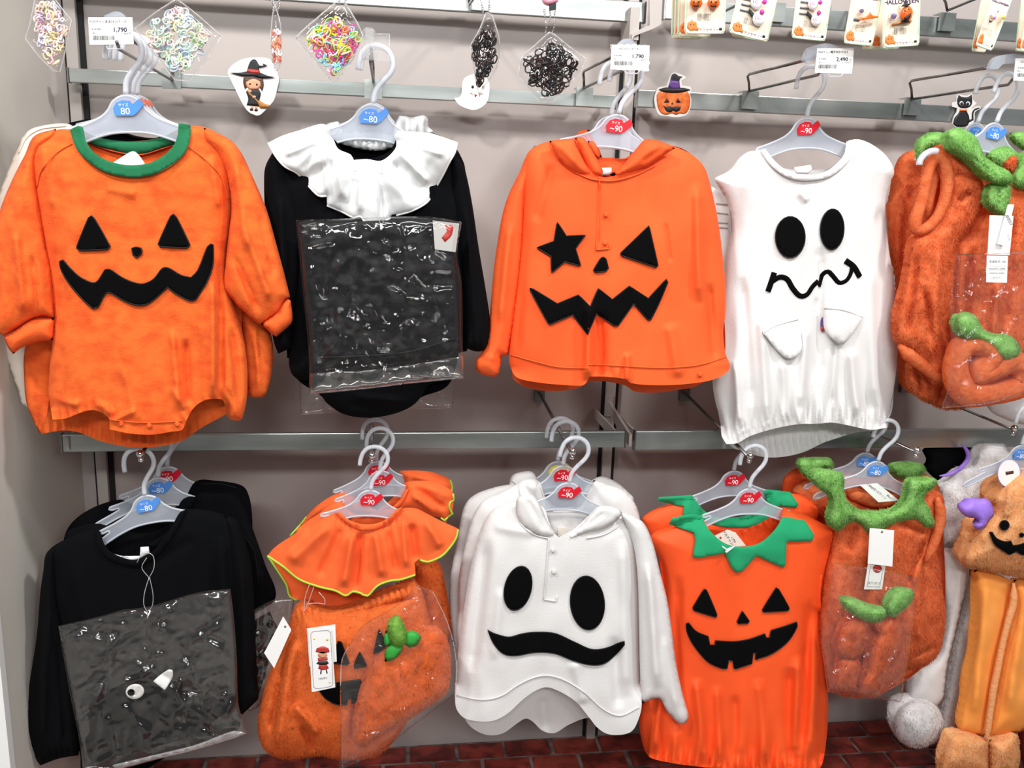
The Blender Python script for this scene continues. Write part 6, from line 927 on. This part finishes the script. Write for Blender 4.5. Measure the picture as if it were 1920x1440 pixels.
# ---- hair tie cards at top right
def haircard(label, bl, br, tr, tl, Y, kind, seed=0, faded=False, bare=False):
    zo = None; A = np.array; bl, br, tr, tl = map(lambda q: A(q, float), (bl, br, tr, tl)); t = thing('hair_tie_card', label, 'card', W(*((bl+br)/2), Y), 'hair accessory cards on the top hooks' if bare else None)
    def P(u, v): return tuple(bl*(1-u)*(1-v)+br*u*(1-v)+tr*u*v+tl*(1-u)*v)
    def Q(pts): return [P(u, v) for u, v in pts]
    rc = Q([(.0, .06), (.03, .015), (.12, 0), (.88, 0), (.97, .015), (1, .06), (1, .94), (.97, .985), (.88, 1), (.12, 1), (.03, .985), (0, .94)])
    S = flat(rc, Y, None, h=5, sharp=60); plate(S, 'card', MT_['cardb'], t, .0008)
    line(S, Q([(.03, .05), (.12, .015), (.88, .015), (.97, .05), (.97, .9)]), 'mint_border', MT_['cardg'], t, .0011, .0001, raw=True); line(S, Q([(.03, .05), (.03, .9)]), 'mint_border', MT_['cardg'], t, .0011, .0001, raw=True)
    rot = math.degrees(math.atan2((br-bl)[1], (br-bl)[0])); wpx = np.linalg.norm(br-bl)
    pr = lambda nm, m_, pts, o=.0002, th=.0003: patch(S, Q(pts), nm, MT_[m_], t, o, h=3, raw=True, thick=th)
    pr('printed_pumpkin', 'orpr', [(.06, .10), (.07, .18), (.15, .21), (.17, .235), (.20, .21), (.29, .19), (.31, .12), (.36, .09), (.34, .05), (.26, .06), (.14, .05)])
    for x in (.14, .22): pr('printed_eye', 'brown', [(x, .14), (x+.02, .14), (x+.02, .16), (x, .16)], .0005)
    if bare: return t
    pr('recycling_mark', 'ink', [(.86, .06), (.93, .06), (.93, .10), (.86, .10)]); x, y = P(.61, .075); text(S, 'アクセサリー', x, y+3, wpx*.085, MT_['lilac'], t, 'product_name', rot, raw=True, bold=.3)
    for i in range(4):
        x, y = P(.45, .30-i*.028); text(S, '・・・ 取扱い注意書き ・・', x, y, wpx*.05, MT_['inkg'], t, 'small_print', rot, raw=True)
    x, y = P(.5, .86); hy = {'ghost': None}.get(kind, 1)
    x, y = P(.5, .74); text(S, 'HALLOWEEN', x, y, wpx*.17, MT_['purpt'], t, 'title', rot, raw=True, bold=.5, sx=.95)
    def blob(nm, m_, u, v, r, sq=(1, .8, 1), dz=.006):
        mb = MB(); c = S.pt(np.array([P(u, v)]), dz)[0]; mb.ball(c, r*wpx*mpp(*P(u, v), Y), 12, sq=sq); return mb.build(nm, MT_[m_], t)
    def shape(nm, m_, pts, o=.010): return patch(S, Q(pts), nm, MT_[m_], t, o, h=3, raw=True, thick=.0015)
    if kind == 'pumpkins':
        for u in (.27, .70):
            blob('pumpkin_charm', 'orpl', u, .50, .155, (1, .6, .85)); n_ = .017
            for du in (-.06, .06): shape('charm_eye', 'ink', [(u+du-.03, .50), (u+du+.03, .50), (u+du, .545)], .0155)
            shape('charm_mouth', 'ink', [(u-.09, .475), (u-.03, .465), (u, .47), (u+.03, .465), (u+.09, .475), (u+.05, .435), (u-.05, .435)], .0135)
            shape('charm_bow', 'ink', [(u-.10, .63), (u, .60), (u+.12, .64), (u+.08, .57), (u, .59), (u-.08, .57)], .010)
    elif kind == 'ghosts':
        for (u, v, r) in ((.50, .62, .15), (.66, .36, .16)):
            blob('ghost_charm', 'glossw', u, v, r, (1, .7, 1.1)); x, y = P(u-.02, v-.02); text(S, 'I.C', x, y, wpx*.12, MT_['pink'], t, 'charm_lettering', rot-14, off=.0175, raw=True, bold=.4)
        blob('charm_hat', 'pink', .70, .66, .06, dz=.012); blob('charm_bow', 'pink', .70, .48, .06, dz=.014); shape('hair_band', 'ink', [(.36, .50), (.48, .44), (.56, .40), (.52, .34), (.36, .42)], .004)
        for v in (.42, .62, .52): shape('slot', 'inkg', [(.14, v), (.40, v), (.40, v+.03), (.14, v+.03)], .0002)
    elif kind in ('ball', 'jack'):
        mb = MB(); c = S.pt(np.array([P(.42 if kind == 'ball' else .30, .56 if kind == 'ball' else .54)]), .008)[0]; mb.ball(c, .14*wpx*mpp(*bl, Y), 14); mb.build('clear_ball_charm', MT_['clearp'], t); mb = MB(); mb.ball(Vector(c)+Vector((0, .001, -.001)), .07*wpx*mpp(*bl, Y), 10); mb.build('purple_core', MT_['purple'], t)
        if kind == 'ball': shape('orange_clip', 'orpl', [(.38, .38), (.60, .42), (.80, .44), (1.0, .47), (1.0, .50), (.80, .50), (.70, .55), (.60, .47), (.38, .44)]); shape('slot', 'inkg', [(.20, .38), (.40, .38), (.40, .42), (.20, .42)], .0002)
        else:
            blob('pumpkin_charm', 'orpl', .64, .56, .17, (.95, .6, 1.15)); shape('charm_mouth', 'ink', [(.56, .50), (.64, .53), (.76, .58), (.74, .50), (.66, .46), (.60, .46)], .0185); shape('charm_eye', 'ink', [(.56, .60), (.62, .60), (.60, .64)], .0165); shape('charm_eye', 'ink', [(.66, .63), (.72, .63), (.69, .67)], .0165)
            shape('charm_hat', 'ink', [(.48, .69), (.56, .74), (.60, .84), (.64, .74), (.76, .74), (.66, .69)], .010); shape('charm_base', 'ink', [(.48, .42), (.72, .42), (.70, .47), (.52, .47)]); shape('brown_clip', 'broom', [(.24, .37), (.78, .42), (.78, .46), (.24, .41)], .003)
    else:
        blob('ghost_charm', 'glossw', .42, .56, .18, (1, .6, 1.1)); shape('charm_eye', 'ink', [(.50, .60), (.56, .60), (.54, .66)], .014); blob('pink_bow', 'pink', .50, .50, .05, dz=.014); shape('bat', 'ink', [(.24, .46), (.36, .44), (.44, .46), (.40, .42), (.30, .41)])
        mb = MB(); c = S.pt(np.array([P(.90, .58)]), .010)[0]; mb.ball(c, .20*wpx*mpp(*bl, Y), 14); mb.build('clear_ball_charm', MT_['clearp'], t); mb = MB(); mb.ball(Vector(c)+Vector((0, .001, -.003)), .10*wpx*mpp(*bl, Y), 10); mb.build('gold_glitter', MT_['yelp'], t)
    return t
def z4(x, y): return (1200+x/4, y/4)
def z5(x, y): return (1500+x/4.571, y/4.571)
haircard('hair tie card with two orange pumpkin charms, front of the leftmost bunch', z4(332, 255), z4(635, 255), z4(652, -210), z4(350, -215), 1.55, 'pumpkins')
for i, (dx, dy, lb) in enumerate(((-52, 20, 'hair accessory card directly behind the two-pumpkin card'), (-78, 32, 'third card of the leftmost bunch, one side edge showing'), (-100, 36, 'rearmost card of the leftmost bunch, thin sliver at its left'))): haircard(lb, z4(332+dx, 255+dy), z4(585+dx, 260+dy), z4(610+dx, -200), z4(350+dx, -205), 1.59+i*.03, 'x', bare=True)
haircard('tilted card with white lettered ghost hair tie, left one of two', z4(665, 245), z4(950, 315), z4(1055, -110), z4(770, -175), 1.55, 'ghosts')
haircard('hair accessory card peeking behind the left white ghost card', z4(680, 270), z4(960, 318), z4(1050, -110), z4(790, -150), 1.60, 'x', bare=True)
haircard('straighter card with white lettered ghost hair tie, right one of two', z4(1135, 285), z4(1390, 312), z4(1450, -120), z4(1190, -150), 1.55, 'ghosts')
haircard('HALLOWEEN card with crystal ball and orange clip', z4(1525, 325), z4(1742, 348), z4(1835, -110), z4(1610, -140), 1.55, 'ball')
haircard('HALLOWEEN card with witch-hatted pumpkin and clear ball', z5(708, 412), z5(1022, 392), z5(1032, -100), z5(715, -100), 1.54, 'jack')
haircard('shaded card behind the witch-hatted pumpkin card', z5(590, 420), z5(850, 420), z5(940, -90), z5(690, -90), 1.60, 'x', bare=True)
haircard('rear card left of the shaded one, only its bottom corner showing', z5(528, 425), z5(760, 430), z5(860, -60), z5(660, -90), 1.63, 'x', bare=True)
haircard('steeply tilted HALLOWEEN card with ghost and gold glitter ball', z5(1502, 388), z5(1645, 440), z5(1850, -80), z5(1680, -120), 1.54, 'glitter')
haircard('card behind the glitter ball card, at its left', z5(1468, 440), z5(1590, 452), z5(1760, -100), z5(1570, -110), 1.59, 'x', bare=True)
haircard('hair accessory card cut by the right edge of the photo', z5(1885, 442), z5(2040, 450), z5(2110, -80), z5(1960, -90), 1.55, 'x', bare=True)
haircard('rear card at the right edge of the photo', z5(1842, 440), z5(1990, 446), z5(2080, -80), z5(1905, -90), 1.60, 'x', bare=True)
# ---- repeats carry one group phrase each
GR = {'hanger': 'frosted size-marked hangers', 'price_card': 'white price cards on the upper hooks', 'hair_tie_card': 'hair accessory cards on the top hooks', 'band_bag': 'bags of elastic bands along the top', 'cutout_decoration': 'cutout decorations on the upper rail', 'plastic_bag': 'clear bags hung on the garments',
 'pumpkin_romper': 'stacked orange terry rompers', 'frilled_romper': 'black rompers with white frills', 'hooded_cape': 'orange hooded capes', 'fluffy_romper': 'fluffy orange rompers with green collars', 'black_sweater': 'stacked black sweaters', 'frilled_capelet': 'orange frilled capelets with lime hems', 'pumpkin_skirt': 'fluffy pumpkin skirts',
 'ghost_cape': 'stacked white hooded capes', 'leaf_vest': 'orange vests with green leaf collars', 'hang_tag': 'hang tags on the garments', 'tag_loop': 'clear nylon tag loops', 'tag_toggle': 'white tag toggles', 'rail': 'steel rails of the wall fixture', 'shelf_bracket': 'brackets of the wall fixture', 'fluffy_headband': 'fluffy headbands in bags'}
for o in sc.objects:
    k2 = o.name.split('.')[0]
    if o.parent is None and 'category' in o and k2 in GR: o['group'] = GR[k2]
